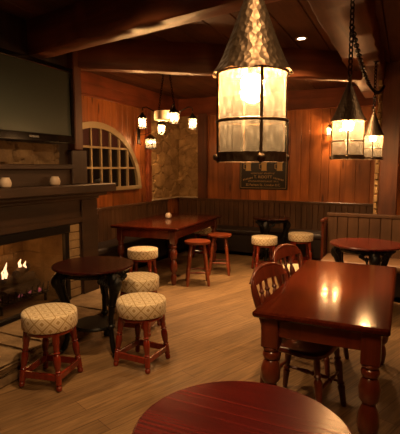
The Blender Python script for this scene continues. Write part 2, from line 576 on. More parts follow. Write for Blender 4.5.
def add_point(name, loc, watts, radius, col, parent=None):
    l = bpy.data.lights.new(name, 'POINT')
    l.energy = watts; l.color = col; l.shadow_soft_size = radius
    o = bpy.data.objects.new(name, l)
    o.location = loc
    return link(o, parent)

def struct(name, bm, mats, label, cat, angle=35):
    return tag(obj(name, bm, mats, None, angle), label, cat, None, 'structure')

# ================================================================== SETTING
bm = BM(); box(bm, (XL - 0.2, YF - 0.2, -0.1), (XR + 0.2, YB + 0.2, 0.0))
struct('floor', bm, M['floor'], 'worn oak plank floor running through the whole pub', 'floor')

bm = BM()
boards_mesh(bm, (XL - 0.1, YF - 0.1, CEIL), (1, 0, 0), (0, 1, 0), (0, 0, 1), widths(XR - XL + 0.2, 0.28, 0.34), YB - YF + 0.2, 0.05, 0.006, 0.006)
box(bm, (XL - 0.2, YF - 0.2, CEIL + 0.04), (XR + 0.2, YB + 0.2, CEIL + 0.12))
struct('ceiling', bm, M['ceiling'], 'dark boarded timber ceiling above the beams', 'ceiling')

TOPB = 2.50
# left wall: vertical pine boards under a frieze board
bm = BM()
boards_mesh(bm, (XL - 0.03, YF, 0), (0, 1, 0), (0, 0, 1), (1, 0, 0), widths(YB - YF, 0.13, 0.24), TOPB, 0.03)
box(bm, (XL - 0.15, YF - 0.2, 0), (XL - 0.03, YB + 0.15, CEIL))
struct('wall_left', bm, M['boards'], 'orange pine boarded wall behind the arched window and fireplace', 'wall')
bm = BM()
boards_mesh(bm, (XL, YB + 0.03, 0), (1, 0, 0), (0, 0, 1), (0, -1, 0), widths(XR - XL, 0.13, 0.24), TOPB, 0.03)
box(bm, (XL - 0.15, YB + 0.03, 0), (XR + 0.15, YB + 0.15, CEIL))
struct('wall_back', bm, M['boards'], 'orange pine boarded wall at the back carrying the black sign', 'wall')
bm = BM()
boards_mesh(bm, (XR + 0.03, YF, 0), (0, 1, 0), (0, 0, 1), (-1, 0, 0), widths(YB - YF, 0.13, 0.24), CEIL, 0.03)
box(bm, (XR + 0.03, YF - 0.2, 0), (XR + 0.15, YB + 0.15, CEIL))
struct('wall_right', bm, M['boards'], 'pine boarded wall on the side opposite the fireplace', 'wall')
bm = BM()
boards_mesh(bm, (XL, YF - 0.03, 0), (1, 0, 0), (0, 0, 1), (0, 1, 0), widths(XR - XL, 0.13, 0.24), CEIL, 0.03)
box(bm, (XL - 0.15, YF - 0.15, 0), (XR + 0.15, YF - 0.03, CEIL))
struct('wall_front', bm, M['boards'], 'pine boarded wall facing the back wall', 'wall')

# friezes with a small moulding
bm = BM()
box(bm, (XL - 0.03, YF, TOPB), (XL + 0.015, YB, 2.66), 0.004); box(bm, (XL - 0.03, YF, 2.66), (XL + 0.012, YB, CEIL), 0.004)
box(bm, (XL, YF, TOPB - 0.03), (XL + 0.04, YB, TOPB), 0.008)
struct('trim_1', bm, M['frieze_y'], 'wide red-brown frieze boards along the top of the fireplace wall', 'trim')
bm = BM()
box(bm, (XL, YB - 0.02, TOPB), (XR, YB + 0.03, 2.66), 0.004); box(bm, (XL, YB - 0.012, 2.66), (XR, YB + 0.03, CEIL), 0.004)
box(bm, (XL, YB - 0.05, TOPB - 0.03), (XR, YB, TOPB), 0.008)
struct('trim_2', bm, M['frieze'], 'wide frieze boards along the top of the back wall', 'trim')

def hewn(bm, p0, p1, wdt, z0, z1, n=22, amp=0.008):
    """a hand-hewn beam: a bar whose corners wander a little along its length"""
    a = Vector((p0[0], p0[1], 0)); b = Vector((p1[0], p1[1], 0))
    d = (b - a); L = d.length; d.normalize()
    s = Vector((-d.y, d.x, 0))
    rings = []
    ch = 0.018
    prof = [(-wdt / 2 + ch, z0), (wdt / 2 - ch, z0), (wdt / 2, z0 + ch), (wdt / 2, z1 - ch), (wdt / 2 - ch, z1), (-wdt / 2 + ch, z1), (-wdt / 2, z1 - ch), (-wdt / 2, z0 + ch)]
    for i in range(n + 1):
        c = a + d * (L * i / n)
        j = [random.uniform(-amp, amp) for _ in range(4)]
        rg = []
        for k, (o, z) in enumerate(prof):
            q = j[k // 2]
            rg.append(bm.verts.new((c.x + s.x * (o + q), c.y + s.y * (o + q), z + (q * 0.7 if k < 4 else 0))))
        rings.append(rg)
    for r0, r1 in zip(rings[:-1], rings[1:]):
        for k in range(8):
            bm.faces.new((r0[k], r0[(k + 1) % 8], r1[(k + 1) % 8], r1[k]))
    bm.faces.new(rings[0]); bm.faces.new(rings[-1])

# long beam the lanterns hang from
bm = BM(); hewn(bm, (-0.475, YF), (-0.475, YB), 0.37, 2.60, CEIL + 0.02, 60, 0.012)
struct('trim_3', bm, M['beam_y'], 'rough hewn ceiling beam running lengthwise above the hanging lanterns', 'beam', 50)
def aligned_beam(name, a, b, wdt, z0, z1, label):
    L = math.hypot(b[0] - a[0], b[1] - a[1])
    bm = BM(); hewn(bm, (0, 0), (L, 0), wdt, z0, z1, 26, 0.007)
    o = struct(name, bm, M['beam'], label, 'beam', 50)
    o.location = (a[0], a[1], 0)
    o.rotation_euler = (0, 0, math.atan2(b[1] - a[1], b[0] - a[0]))
    return o
aligned_beam('trim_4', (-3.35, 3.17), (-0.55, 2.60), 0.19, 2.50, CEIL + 0.02, 'big hewn cross beam nearest the camera, above the television')
aligned_beam('trim_5', (-3.12, 3.62), (-0.55, 5.52), 0.16, 2.50, CEIL + 0.02, 'hewn beam behind the cross beam, lit by the recessed ceiling spot')

bm = BM()
box(bm, (-0.315, 6.10, 0), (-0.09, 6.40, 2.82), 0.012)
struct('trim_6', bm, M['post'], 'square red-brown timber post behind the settle', 'post')
bm = BM()
stones_mesh(bm, (-0.37, 6.13, 0.0), (1, 0, 0), (0, 0, 1), (0, -1, 0), 0.055, 2.6, 0.07, 0.12, 0.05, 0.06, 0.04)
box(bm, (-0.37, 6.13, 0), (-0.315, 6.40, 2.6))
struct('trim_7', bm, M['stone'], 'narrow rough stone edging up the side of the timber post', 'trim')

# corner stone panel wrapping the corner of the room
bm = BM()
rubble(bm, (XL, 6.50, 0.96), (0, 1, 0), (0, 0, 1), (1, 0, 0), 1.10, 1.51, 0.34, 0.20, 0.06)
rubble(bm, (XL, YB, 0.96), (1, 0, 0), (0, 0, 1), (0, -1, 0), 0.44, 1.51, 0.24, 0.20, 0.06)
box(bm, (XL, 6.5, 0.96), (XL + 0.018, YB, TOPB - 0.03)); box(bm, (XL, YB - 0.018, 0.96), (-3.56, YB, TOPB - 0.03))
struct('trim_8', bm, M['stone'], 'rough golden stone panel filling the corner above the benches', 'stone panel')
bm = BM()
box(bm, (-3.56, YB - 0.07, 0.93), (-3.38, YB, TOPB), 0.006)
struct('trim_9', bm, M['post'], 'dark upright board bordering the corner stone panel on the back wall', 'trim')
bm = BM()
box(bm, (XL, 6.39, 0.93), (XL + 0.06, 6.50, TOPB - 0.03), 0.006)
struct('trim_10', bm, M['frieze_y'], 'upright board bordering the corner stone panel beside the wall lantern', 'trim')
bm = BM()
box(bm, (XL, 6.5, 0.935), (XL + 0.075, YB, 0.962), 0.004); box(bm, (XL + 0.075, YB - 0.075, 0.935), (-3.56, YB, 0.962), 0.004)
struct('trim_11', bm, M['pale_wood'], 'pale ledge along the foot of the corner stone panel', 'ledge')

# arched window on the left wall
win = thing('window_1', 'cream arched window with glazing bars beside the chimney breast', 'window', (0, 0, 0), 0, None, 'structure')
WC, WA, WB_, WZ = 5.06, 1.10, 0.92, 1.22
def arch_band(bm, a0, b0, a1, b1, x0, x1, n=40):
    prev = None
    for i in range(n + 1):
        t = PI * i / n
        ring = [bm.verts.new((x, WC + a * math.cos(t), WZ + b * math.sin(t))) for (a, b, x) in ((a0, b0, x0), (a1, b1, x0), (a1, b1, x1), (a0, b0, x1))]
        if prev:
            for k in range(4):
                bm.faces.new((prev[k], prev[(k + 1) % 4], ring[(k + 1) % 4], ring[k]))
        else:
            bm.faces.new(ring)
        prev = ring
    bm.faces.new(prev)
bm = BM()
arch_band(bm, WA, WB_, WA - 0.085, WB_ - 0.085, XL - 0.01, XL + 0.06)
box(bm, (XL - 0.01, WC - WA - 0.01, WZ - 0.06), (XL + 0.065, WC + WA + 0.01, WZ), 0.006)
obj('window_frame', bm, M['cream_paint'], win)
def arch_h(y):
    q = (y - WC) / (WA - 0.04)
    return WZ + (WB_ - 0.04) * math.sqrt(max(0, 1 - q * q))
for y in (4.28, 4.50, 4.72, 4.94, 5.16, 5.38, 5.60, 5.82):
    bm = BM(); box(bm, (XL + 0.004, y - 0.016, WZ - 0.01), (XL + 0.045, y + 0.016, arch_h(y)), 0.004)
    obj('glazing_bar', bm, M['cream_paint'], win)
for z in (1.50, 1.79):
    hw = (WA - 0.06) * math.sqrt(1 - ((z - WZ) / (WB_ - 0.06)) ** 2)
    bm = BM(); box(bm, (XL + 0.004, WC - hw, z - 0.015), (XL + 0.048, WC + hw, z + 0.015), 0.004)
    obj('glazing_bar', bm, M['cream_paint'], win)
bm = BM()
n = 30
vs = [bm.verts.new((XL + 0.012, WC + (WA - 0.05) * math.cos(PI * i / n), WZ + (WB_ - 0.05) * math.sin(PI * i / n))) for i in range(n + 1)]
v2 = [bm.verts.new((XL + 0.006, v.co.y, v.co.z)) for v in vs]
bm.faces.new(vs); bm.faces.new(v2)
for i in range(n + 1):
    j = (i + 1) % (n + 1)
    bm.faces.new((vs[i], vs[j], v2[j], v2[i]))
obj('pane', bm, M['pane'], win)
bm = BM()
q = [WC - 0.7 + 1.4 * i / 28 for i in range(29)]
up = [bm.verts.new((XL + 0.018 + 0.004 * math.sin(i * 1.9), y, arch_h(y) - 0.045)) for i, y in enumerate(q)]
dn = [bm.verts.new((XL + 0.018 + 0.004 * math.sin(i * 1.9), y, 1.80)) for i, y in enumerate(q)]
for i in range(28):
    bm.faces.new((up[i], up[i + 1], dn[i + 1], dn[i]))
o = obj('curtain', bm, M['red_cloth'], win); o['label'] = 'red cloth behind the top panes'

# ================================================================== FIREPLACE
BX = -3.10
BY0, BY1 = 0.6, 3.94
OY0, OY1, OZ0, OZ1 = 1.55, 3.42, 0.17, 0.87
fp = thing('fireplace', 'dark timber and stone fireplace with a lit fire under the television', 'fireplace')
bm = BM()
box(bm, (XL, BY0, 0), (BX, OY0, 1.24), 0.006)
box(bm, (XL, 3.64, 0), (BX, BY1, 1.24), 0.006)
box(bm, (XL, OY0, OZ1 + 0.06), (BX, 3.64, 1.24), 0.004)
box(bm, (BX, BY0, 1.17), (BX + 0.03, BY1, 1.24), 0.006)
box(bm, (BX, BY0, 0.93), (BX + 0.02, BY1, 0.99), 0.006)
box(bm, (BX, 3.66, 0.02), (BX + 0.022, 3.92, 1.17), 0.008)
obj('surround', bm, M['mantel'], fp)
bm = BM()
box(bm, (XL, BY0, 1.24), (BX, 3.62, CEIL), 0.004)
obj('chimney_breast', bm, M['mantel_z'], fp)
bm = BM()
box(bm, (BX - 0.35, OY1, 0), (BX - 0.02, 3.64, OZ1 + 0.06))
lay = bm.faces.layers.float.new('board')
for i in range(9):
    boards_mesh(bm, (BX - 0.02, 3.455, 0.16 + i * 0.085), (0, 1, 0), (0, 0, 1), (1, 0, 0), [0.17], 0.08, 0.03, 0.004, 0.006)
o = obj('brick_pier', bm, M['brick'], fp); o['label'] = 'pale brick pier beside the opening'
# firebox: back, sides, floor in fire brick
bm = BM()
for i in range(5):
    boards_mesh(bm, (-3.72, OY0 - (0.12 if i % 2 else 0.0), 0.17 + i * 0.15), (0, 1, 0), (0, 0, 1), (1, 0, 0), [0.29] * 7, 0.146, 0.03, 0.006, 0.004)
box(bm, (-3.75, OY0 - 0.1, 0.1), (-3.715, OY1 + 0.06, 1.0))
for i in range(5):
    boards_mesh(bm, (-3.70, OY1 + 0.03, 0.17 + i * 0.15), (1, 0, 0), (0, 0, 1), (0, -1, 0), [0.29, 0.29], 0.146, 0.03, 0.006, 0.004)
box(bm, (-3.72, OY0 - 0.06, 0.0), (BX - 0.02, OY1 + 0.03, 0.165))
obj('firebox', bm, M['brick'], fp)
bm = BM(); box(bm, (-3.75, OY0, 0.90), (BX - 0.03, OY1, 0.96)); box(bm, (-3.72, OY0 - 0.06, 0.165), (BX - 0.1, OY0, 0.95))
obj('throat', bm, M['soot'], fp)
# black steel frame and glass
bm = BM()
box(bm, (BX - 0.03, OY0, OZ1 - 0.02), (BX + 0.035, OY1 + 0.04, OZ1 + 0.06), 0.006)
box(bm, (BX - 0.03, OY1 - 0.02, OZ0), (BX + 0.02, OY1 + 0.035, OZ1), 0.004)
box(bm, (BX - 0.03, OY0, OZ0 - 0.02), (BX + 0.025, OY1 + 0.035, OZ0 + 0.02), 0.004)
obj('steel_frame', bm, M['black_metal'], fp)
bm = BM(); box(bm, (BX - 0.012, OY0, OZ0), (BX - 0.006, OY1 - 0.01, OZ1))
obj('glass_screen', bm, M['glass'], fp)
# mantel and overmantel
bm = BM()
box(bm, (-3.12, BY0 - 0.1, 1.245), (-2.93, 4.08, 1.335), 0.012)
box(bm, (-3.10, BY0 - 0.05, 1.205), (-3.0, 4.0, 1.25), 0.012)
obj('mantel_shelf', bm, M['mantel'], fp)
bm = BM()
box(bm, (BX, BY0, 1.335), (BX + 0.03, 3.50, 1.49), 0.004); box(bm, (BX, BY0, 1.485), (BX + 0.075, 3.50, 1.535), 0.008)
obj('overmantel', bm, M['mantel'], fp)
bm = BM()
box(bm, (BX - 0.3, 3.49, 1.335), (BX + 0.06, 3.72, 1.68), 0.008)
obj('pilaster_block', bm, M['mantel_z'], fp)
bm = BM(); box(bm, (BX - 0.15, 3.53, 1.68), (BX + 0.075, 3.65, CEIL), 0.01)
obj('upright', bm, M['post'], fp)
bm = BM()
rubble(bm, (BX, BY0, 1.535), (0, 1, 0), (0, 0, 1), (1, 0, 0), 3.33 - BY0, 0.19, 0.30, 0.15, 0.04)
obj('stone_strip', bm, M['dimmed_stone'], fp)
# raised hearth of big stones
bm = BM()
lay = bm.faces.layers.float.new('board')
hy = [BY0, 1.35, 2.30, 2.48, 3.3, 3.95]
for a, b, fx in zip(hy[:-1], hy[1:], (-2.43, -2.43, -2.475, -2.535, -2.53)):
    t = bmesh.new()
    bmesh.ops.create_cube(t, size=1.0, matrix=Matrix.Translation(((-3.12 + fx) / 2, (a + b) / 2, 0.116)) @ Matrix.Diagonal((fx + 3.12, b - a - 0.004, 0.068, 1)))
    bmesh.ops.bevel(t, geom=list(t.edges), offset=0.012, segments=2, affect='EDGES')
    bmesh.ops.subdivide_edges(t, edges=t.edges, cuts=3, use_grid_fill=True)
    for v in t.verts:
        if v.co.x > -2.9 and v.co.z > 0.03:
            v.co.x += random.uniform(-0.014, 0.014); v.co.z += random.uniform(-0.006, 0.006)
    merge(bm, t)
for a, b in ((BY0, 1.0), (1.0, 1.75), (1.75, 2.30), (2.30, 3.0), (3.0, 3.95)):
    fx = -2.434 if b <= 2.3 else -2.54
    t = bmesh.new()
    bmesh.ops.create_cube(t, size=1.0, matrix=Matrix.Translation(((-3.12 + fx) / 2, (a + b) / 2, 0.041)) @ Matrix.Diagonal((fx + 3.12, b - a - 0.004, 0.082, 1)))
    bmesh.ops.bevel(t, geom=list(t.edges), offset=0.012, segments=2, affect='EDGES')
    merge(bm, t)
obj('hearth', bm, M['hearth'], fp, 50)

# fire
fire = thing('log_fire', 'burning log fire glowing inside the fireplace', 'fire', (-3.40, 3.02, 0.165))
bm = BM()
for sx in (-0.14, 0.14):
    tube(bm, [(sx, -0.3, 0.09), (sx, 0.3, 0.09)], 0.012)
for i in range(9):
    y = -0.28 + i * 0.07
    tube(bm, [(-0.15, y, 0.10), (0.15, y, 0.10)], 0.008)
    tube(bm, [(0.15, y, 0.10), (0.17, y, 0.2)], 0.008)
for sx in (-0.13, 0.13):
    for sy in (-0.27, 0.27):
        tube(bm, [(sx, sy, 0), (sx, sy, 0.1)], 0.014)
obj('grate', bm, M['black_metal'], fire)
for (x, y, z, ang, L, r) in [(-0.06, 0.0, 0.16, 0.1, 0.52, 0.06), (0.07, 0.02, 0.16, -0.15, 0.48, 0.055), (0.0, -0.03, 0.255, 0.35, 0.44, 0.055), (0.02, 0.08, 0.33, -0.5, 0.30, 0.045)]:
    bm = BM()
    dx, dy = math.sin(ang) * L / 2, math.cos(ang) * L / 2
    turned(bm, (x - dx, y - dy, z), (x + dx, y + dy, z + 0.01), [(0, r * 0.9), (0.2, r), (0.5, r * 0.93), (0.8, r * 1.04), (1, r * 0.88)], 12)
    obj('log', bm, M['log'], fire)
for (x, y, z, h, r) in [(0.03, -0.12, 0.34, 0.11, 0.017), (0.03, 0.05, 0.39, 0.06, 0.016), (0.06, -0.18, 0.35, 0.05, 0.012), (0.03, 0.11, 0.36, 0.06, 0.016)]:
    bm = BM()
    tube(bm, [(x, y, z - 0.04), (x, y + 0.006, z), (x, y - 0.004, z + h * 0.45), (x, y + 0.012, z + h * 0.8), (x, y + 0.02, z + h)], [r * 0.6, r, r * 0.75, r * 0.35, 0.002], 10)
    obj('flame', bm, M['flame'], fire)
bm = BM()
for i in range(14):
    ball(bm, (random.uniform(-0.10, 0.13), random.uniform(-0.2, 0.2), 0.12 + random.uniform(0, 0.02)), random.uniform(0.015, 0.03), seg=8)
obj('embers', bm, M['flame_blue'], fire)['kind'] = 'stuff'
add_point('fire_light', (0.06, -0.02, 0.52), P_FIRE, 0.06, (1.0, 0.42, 0.12), fire)

# television on the chimney breast
tv = thing('television', 'large black flat television switched off above the mantel', 'television', (-3.0, 2.82, 1.735))
bm = BM()
W2, HT, BZ = 0.63, 0.715, 0.045
box(bm, (-0.05, -W2, 0), (0.02, W2, HT), 0.012)
obj('back_case', bm, M['tv_black'], tv)
bm = BM()
box(bm, (0.02, -W2, 0), (0.04, W2, 0.075), 0.006); box(bm, (0.02, -W2, HT - BZ), (0.04, W2, HT), 0.006)
box(bm, (0.02, -W2, 0.07), (0.04, -W2 + BZ, HT - 0.04), 0.006); box(bm, (0.02, W2 - BZ, 0.07), (0.04, W2, HT - 0.04), 0.006)
obj('bezel', bm, M['tv_black'], tv)
bm = BM(); box(bm, (0.019, -W2 + BZ - 0.005, 0.07), (0.027, W2 - BZ + 0.005, HT - BZ + 0.005))
obj('screen', bm, M['tv_screen'], tv)
def text(name, body, size, loc, rot, mat, parent, extrude=0.0005):
    c = bpy.data.curves.new(name, 'FONT')
    c.body = body; c.size = size; c.align_x = 'CENTER'; c.align_y = 'CENTER'; c.extrude = extrude
    c.materials.append(mat)
    o = bpy.data.objects.new(name, c)
    link(o)
    bpy.context.view_layer.update()
    me = bpy.data.meshes.new_from_object(o)
    bpy.data.objects.remove(o)
    o = bpy.data.objects.new(name, me)
    o.location = loc; o.rotation_euler = rot
    return link(o, parent)
text('maker_lettering', 'SAMSUNG', 0.024, (0.0412, 0.10, 0.04), (PI / 2, 0, PI / 2), M['white_print'], tv)
bm = BM(); box(bm, (-0.1, -0.2, 0.2), (-0.045, 0.2, 0.5), 0.004)
obj('wall_bracket', bm, M['black_metal'], tv)

# things on the mantel
def jar(name, label, loc, grp, s=1.0):
    t = thing(name, label, 'candle holder', loc, 0, grp)
    bm = BM()
    lathe(bm, [(0.030 * s, 0), (0.044 * s, 0.012 * s), (0.050 * s, 0.036 * s), (0.045 * s, 0.062 * s), (0.034 * s, 0.078 * s), (0.034 * s, 0.086 * s), (0.029 * s, 0.086 * s), (0.030 * s, 0.070 * s)], seg=24)
    obj('jar', bm, M['wax'], t)
    bm = BM(); turned(bm, (0, 0, 0.068 * s), (0, 0, 0.082 * s), [(0, 0.002), (1, 0.0015)], 6)
    obj('wick', bm, M['soot'], t)
    return t
jar('candle_holder', 'round cream candle jar on the mantel under the middle of the television', (-2.995, 2.62, 1.335), 'candle jars on the mantel')
jar('candle_holder', 'round cream candle jar on the mantel nearer the arched window', (-2.995, 3.19, 1.335), 'candle jars on the mantel')
jar('candle_holder', 'small white candle jar on the long table by the corner bench', (-3.20, 5.74, 0.75), None, 0.95)
bm = BM()
tube(bm, [(0, -0.05, 0.02), (0, -0.02, 0.03), (0, 0.02, 0.025), (0, 0.05, 0.045), (0, 0.065, 0.06)], [0.006, 0.02, 0.022, 0.014, 0.004], 10)
tag(obj('ornament', bm, M['soot'], None, 35, (-3.0, 3.82, 1.333)), 'small dark ornament at the window end of the mantel', 'ornament')

# ================================================================== BENCHES
def slat_bench(name, label, origin, rz, L, ends=(False, False), top=0.93, seat=0.45, depth=0.5, slat=0.095, endlen=0.42):
    """local frame: back along +x, seat towards -y"""
    t = thing(name, label, 'bench', origin, rz)
    bm = BM()
    boards_mesh(bm, (0, 0.0, 0), (1, 0, 0), (0, 0, 1), (0, -1, 0), [L / round(L / slat)] * round(L / slat), top - 0.04, 0.028, 0.006, 0.005)
    box(bm, (0, 0.0, 0), (L, 0.025, top - 0.04))
    obj('backrest', bm, M['bench'], t)
    bm = BM(); box(bm, (-0.004, -0.038, top - 0.042), (L + 0.004, 0.03, top), 0.006)
    obj('top_rail', bm, M['bench'], t)
    bm = BM(); box(bm, (0.005, -depth, seat - 0.09), (L - 0.005, -0.03, seat), 0.03)
    obj('seat', bm, M['leather'] if not ends[0] else M['seat_tan'], t)
    bm = BM(); box(bm, (0.01, -depth + 0.03, 0.0), (L - 0.01, -depth + 0.06, seat - 0.08), 0.004); box(bm, (0.01, -depth + 0.03, 0.0), (L - 0.01, -0.03, 0.06))
    obj('front_panel', bm, M['leather'], t)
    if ends[0]:
        bm = BM()
        box(bm, (-0.03, -depth + 0.24, 0.0), (0.0, 0.03, top - 0.08), 0.008)
        box(bm, (-0.042, -depth + 0.22, top - 0.10), (0.008, 0.0, top - 0.06), 0.01)
        obj('end_panel', bm, M['table_leg'], t)
    return t
M['seat_tan'] = plain('settle_seat', (0.16, 0.085, 0.04), 0.5)
slat_bench('corner_bench', 'dark slatted bench against the fireplace wall beneath the arched window', (XL + 0.035, 3.98, 0), PI / 2, 3.07, depth=0.42)
slat_bench('corner_bench', 'long dark slatted bench against the back wall under the black sign', (XL + 0.03, YB - 0.04, 0), 0, 3.70)
slat_bench('settle', 'brown slatted high-backed settle behind the round iron table', (-0.885, 5.76, 0), 0, 1.9, (True, False), 0.935, 0.42, 0.5, 0.13)

# ================================================================== STOOLS
def cushion_mesh(r, z0, z1):
    bm = BM()
    uv = bm.loops.layers.uv.new('UVMap')
    seg = 40
    prof = [(r * 0.975, z0), (r * 0.995, z0 + 0.006), (r, z0 + (z1 - z0) * 0.5), (r * 0.997, z1 - 0.010), (r * 0.975, z1 - 0.001), (r * 0.85, z1 + 0.002), (r * 0.45, z1 + 0.005), (0.0, z1 + 0.006)]
    rings = []
    for rr, z in prof[:-1]:
        rings.append([bm.verts.new((rr * math.cos(2 * PI * k / seg), rr * math.sin(2 * PI * k / seg), z)) for k in range(seg)])
    top = bm.verts.new((0, 0, prof[-1][1]))
    for i in range(len(rings) - 1):
        for k in range(seg):
            a, b = rings[i], rings[i + 1]
            f = bm.faces.new((a[k], a[(k + 1) % seg], b[(k + 1) % seg], b[k]))
            for lp, (kk, ii) in zip(f.loops, ((k, i), (k + 1, i), (k + 1, i + 1), (k, i + 1))):
                if i < 4:
                    lp[uv].uv = (2 * PI * kk / seg * r, prof[ii][1])
                else:
                    lp[uv].uv = (prof[ii][0] * math.cos(2 * PI * kk / seg), prof[ii][0] * math.sin(2 * PI * kk / seg))
    for k in range(seg):
        f = bm.faces.new((rings[-1][k], rings[-1][(k + 1) % seg], top))
        for lp, v in zip(f.loops, f.verts):
            lp[uv].uv = (v.co.x, v.co.y)
    bm.faces.new(rings[0])
    return bm

STOOL_LEG = [(0, 0.012), (0.02, 0.019), (0.07, 0.021), (0.10, 0.014), (0.115, 0.021), (0.13, 0.021), (0.30, 0.021), (0.315, 0.015), (0.335, 0.022), (0.36, 0.016), (0.40, 0.021), (0.52, 0.026), (0.60, 0.024), (0.64, 0.016), (0.665, 0.024), (0.69, 0.017), (0.74, 0.022), (0.80, 0.020), (0.84, 0.026), (1.0, 0.026)]
def cushion_stool(label, loc, rz, grp):
    t = thing('cushioned_stool', label, 'stool', loc, rz, grp)
    R = 0.188
    obj('cushion', cushion_mesh(R, 0.400, 0.508), M['fabric'], t, 60)
    bm = BM(); lathe(bm, [(0.160, 0.368), (0.166, 0.372), (0.166, 0.402), (0.10, 0.402)], seg=32)
    obj('seat_frame', bm, M['stool_wood'], t)
    feet, tops = [], []
    for a in range(4):
        ang = PI / 4 + a * PI / 2
        f = Vector((0.206 * math.cos(ang), 0.206 * math.sin(ang), 0)); tp = Vector((0.152 * math.cos(ang), 0.152 * math.sin(ang), 0.385))
        feet.append(f); tops.append(tp)
        bm = BM(); turned(bm, f, tp, STOOL_LEG, 14)
        obj('leg', bm, M['stool_wood'], t)
    for a in range(4):
        k = 0.23
        p = feet[a].lerp(tops[a], k); q = feet[(a + 1) % 4].lerp(tops[(a + 1) % 4], k)
        d = (q - p); L = d.length
        ang = math.atan2(d.y, d.x)
        bm = BM(); box(bm, (0.012, -0.009, -0.024), (L - 0.012, 0.009, 0.024), 0.004, 0, Matrix.Translation(p) @ Matrix.Rotation(ang, 4, 'Z'))
        obj('stretcher', bm, M['stool_wood'], t)
    return t
G = 'damask cushioned stools'
st0 = cushion_stool('damask cushioned stool standing nearest the hearth in front of the fire', (-2.225, 2.27, 0), 0.20, G)
for x, y, rz, lab in [
    (-1.79, 2.78, -0.03, 'damask cushioned stool standing clear on the floor by the black-legged fireside table'),
    (-2.19, 3.36, 0.2, 'damask cushioned stool tucked behind the black-legged fireside table'),
    (-2.92, 4.58, 0.3, 'damask cushioned stool at the fireplace end of the long corner table'),
    (-3.08, 6.78, 0.1, 'damask cushioned stool mostly hidden beyond the long corner table'),
    (-1.83, 6.15, 0.5, 'damask cushioned stool in front of the small table by the back bench'),
    (-1.42, 6.70, 0.4, 'damask cushioned stool by the back bench nearest the settle'),
    (-0.95, 4.33, 0.3, 'damask cushioned stool half hidden behind the spindle chairs')]:
    clone(st0, (x, y, 0), rz, lab, G)

WLEG = [(0, 0.015), (0.05, 0.018), (0.25, 0.021), (0.33, 0.023), (0.36, 0.018), (0.39, 0.024), (0.42, 0.018), (0.6, 0.021), (0.72, 0.023), (0.75, 0.018), (0.78, 0.024), (0.81, 0.018), (1.0, 0.018)]
def wood_stool(label, loc, rz, grp):
    t = thing('wooden_stool', label, 'stool', loc, rz, grp)
    bm = BM(); lathe(bm, [(0.13, 0.532), (0.165, 0.538), (0.172, 0.552), (0.168, 0.568), (0.15, 0.573), (0.08, 0.567), (0.01, 0.565)], seg=32)
    obj('seat', bm, M['bar_wood'], t, 50)
    F, T = [], []
    for a in range(4):
        ang = PI / 4 + a * PI / 2
        f = Vector((0.195 * math.cos(ang), 0.195 * math.sin(ang), 0)); tp = Vector((0.115 * math.cos(ang), 0.115 * math.sin(ang), 0.54))
        F.append(f); T.append(tp)
        bm = BM(); turned(bm, f, tp, WLEG, 12)
        obj('leg', bm, M['bar_wood'], t)
    for a in range(4):
        k = 0.32 + 0.12 * (a % 2)
        bm = BM(); turned(bm, F[a].lerp(T[a], k), F[(a + 1) % 4].lerp(T[(a + 1) % 4], k), [(0, 0.009), (0.5, 0.013), (1, 0.009)], 10)
        obj('stretcher', bm, M['bar_wood'], t)
    return t
ws = wood_stool('plain wooden stool beside the long corner table, the nearer of two', (-2.40, 5.07, 0), 0.5, 'plain wooden stools')
clone(ws, (-2.36, 5.72, 0), 0.35, 'plain wooden stool beside the long corner table, the one behind', 'plain wooden stools')

# ================================================================== TABLES
FARM_LEG = [(0, 0.026), (0.03, 0.036), (0.08, 0.040), (0.16, 0.047), (0.24, 0.040), (0.28, 0.030), (0.30, 0.036), (0.33, 0.052), (0.42, 0.060), (0.52, 0.054), (0.59, 0.038), (0.61, 0.032), (0.63, 0.044), (0.66, 0.055), (0.76, 0.059), (0.84, 0.046), (0.865, 0.034), (0.88, 0.046), (0.91, 0.051), (0.94, 0.046), (0.955, 0.036), (0.965, 0.048), (0.985, 0.051), (1.0, 0.046)]
def rect_table(name, label, loc, rz, W, L, mat_top, legs, blk, inset, apron=0.11, Ht=0.75, th=0.036, turn_top=0.545):
    t = thing(name, label, 'table', loc, rz)
    bm = BM(); box(bm, (-W / 2, -L / 2, Ht - th), (W / 2, L / 2, Ht), 0.010)
    obj('tabletop', bm, mat_top, t)
    hx, hy = W / 2 - inset, L / 2 - inset
    bm = BM()
    z0, z1 = Ht - th - apron, Ht - th
    for s in (-1, 1):
        box(bm, (s * hx - 0.012 - (0.01 if s < 0 else -0.01), -hy + blk / 2, z0), (s * hx + 0.012 + (0.01 if s > 0 else -0.01), hy - blk / 2, z1), 0.003)
        box(bm, (-hx + blk / 2, s * hy - 0.012 + 0.01 * s, z0), (hx - blk / 2, s * hy + 0.012 + 0.01 * s, z1), 0.003)
    obj('apron', bm, M['table_leg'], t)
    for sx in (-1, 1):
        for sy in (-1, 1):
            bm = BM()
            box(bm, (sx * hx - blk / 2, sy * hy - blk / 2, turn_top - 0.002), (sx * hx + blk / 2, sy * hy + blk / 2, Ht - th), 0.005)
            turned(bm, (sx * hx, sy * hy, 0), (sx * hx, sy * hy, turn_top), legs, 20)
            obj('leg', bm, M['table_leg'], t)
    return t
rect_table('farmhouse_table', 'big red-brown farmhouse table with bulbous legs beside the spindle chairs', (-0.368, 2.89, 0), 0.0, 0.675, 1.46, M['table_top'], [(q, rr * 0.92) for q, rr in FARM_LEG], 0.092, 0.085)
MID_LEG = [(t, r * 0.82) for t, r in FARM_LEG]
rect_table('long_table', 'long dark table with turned legs in the bench corner', (-3.085, 5.62, 0), 0.06, 0.98, 1.72, M['table_top'], MID_LEG, 0.08, 0.10, 0.12)

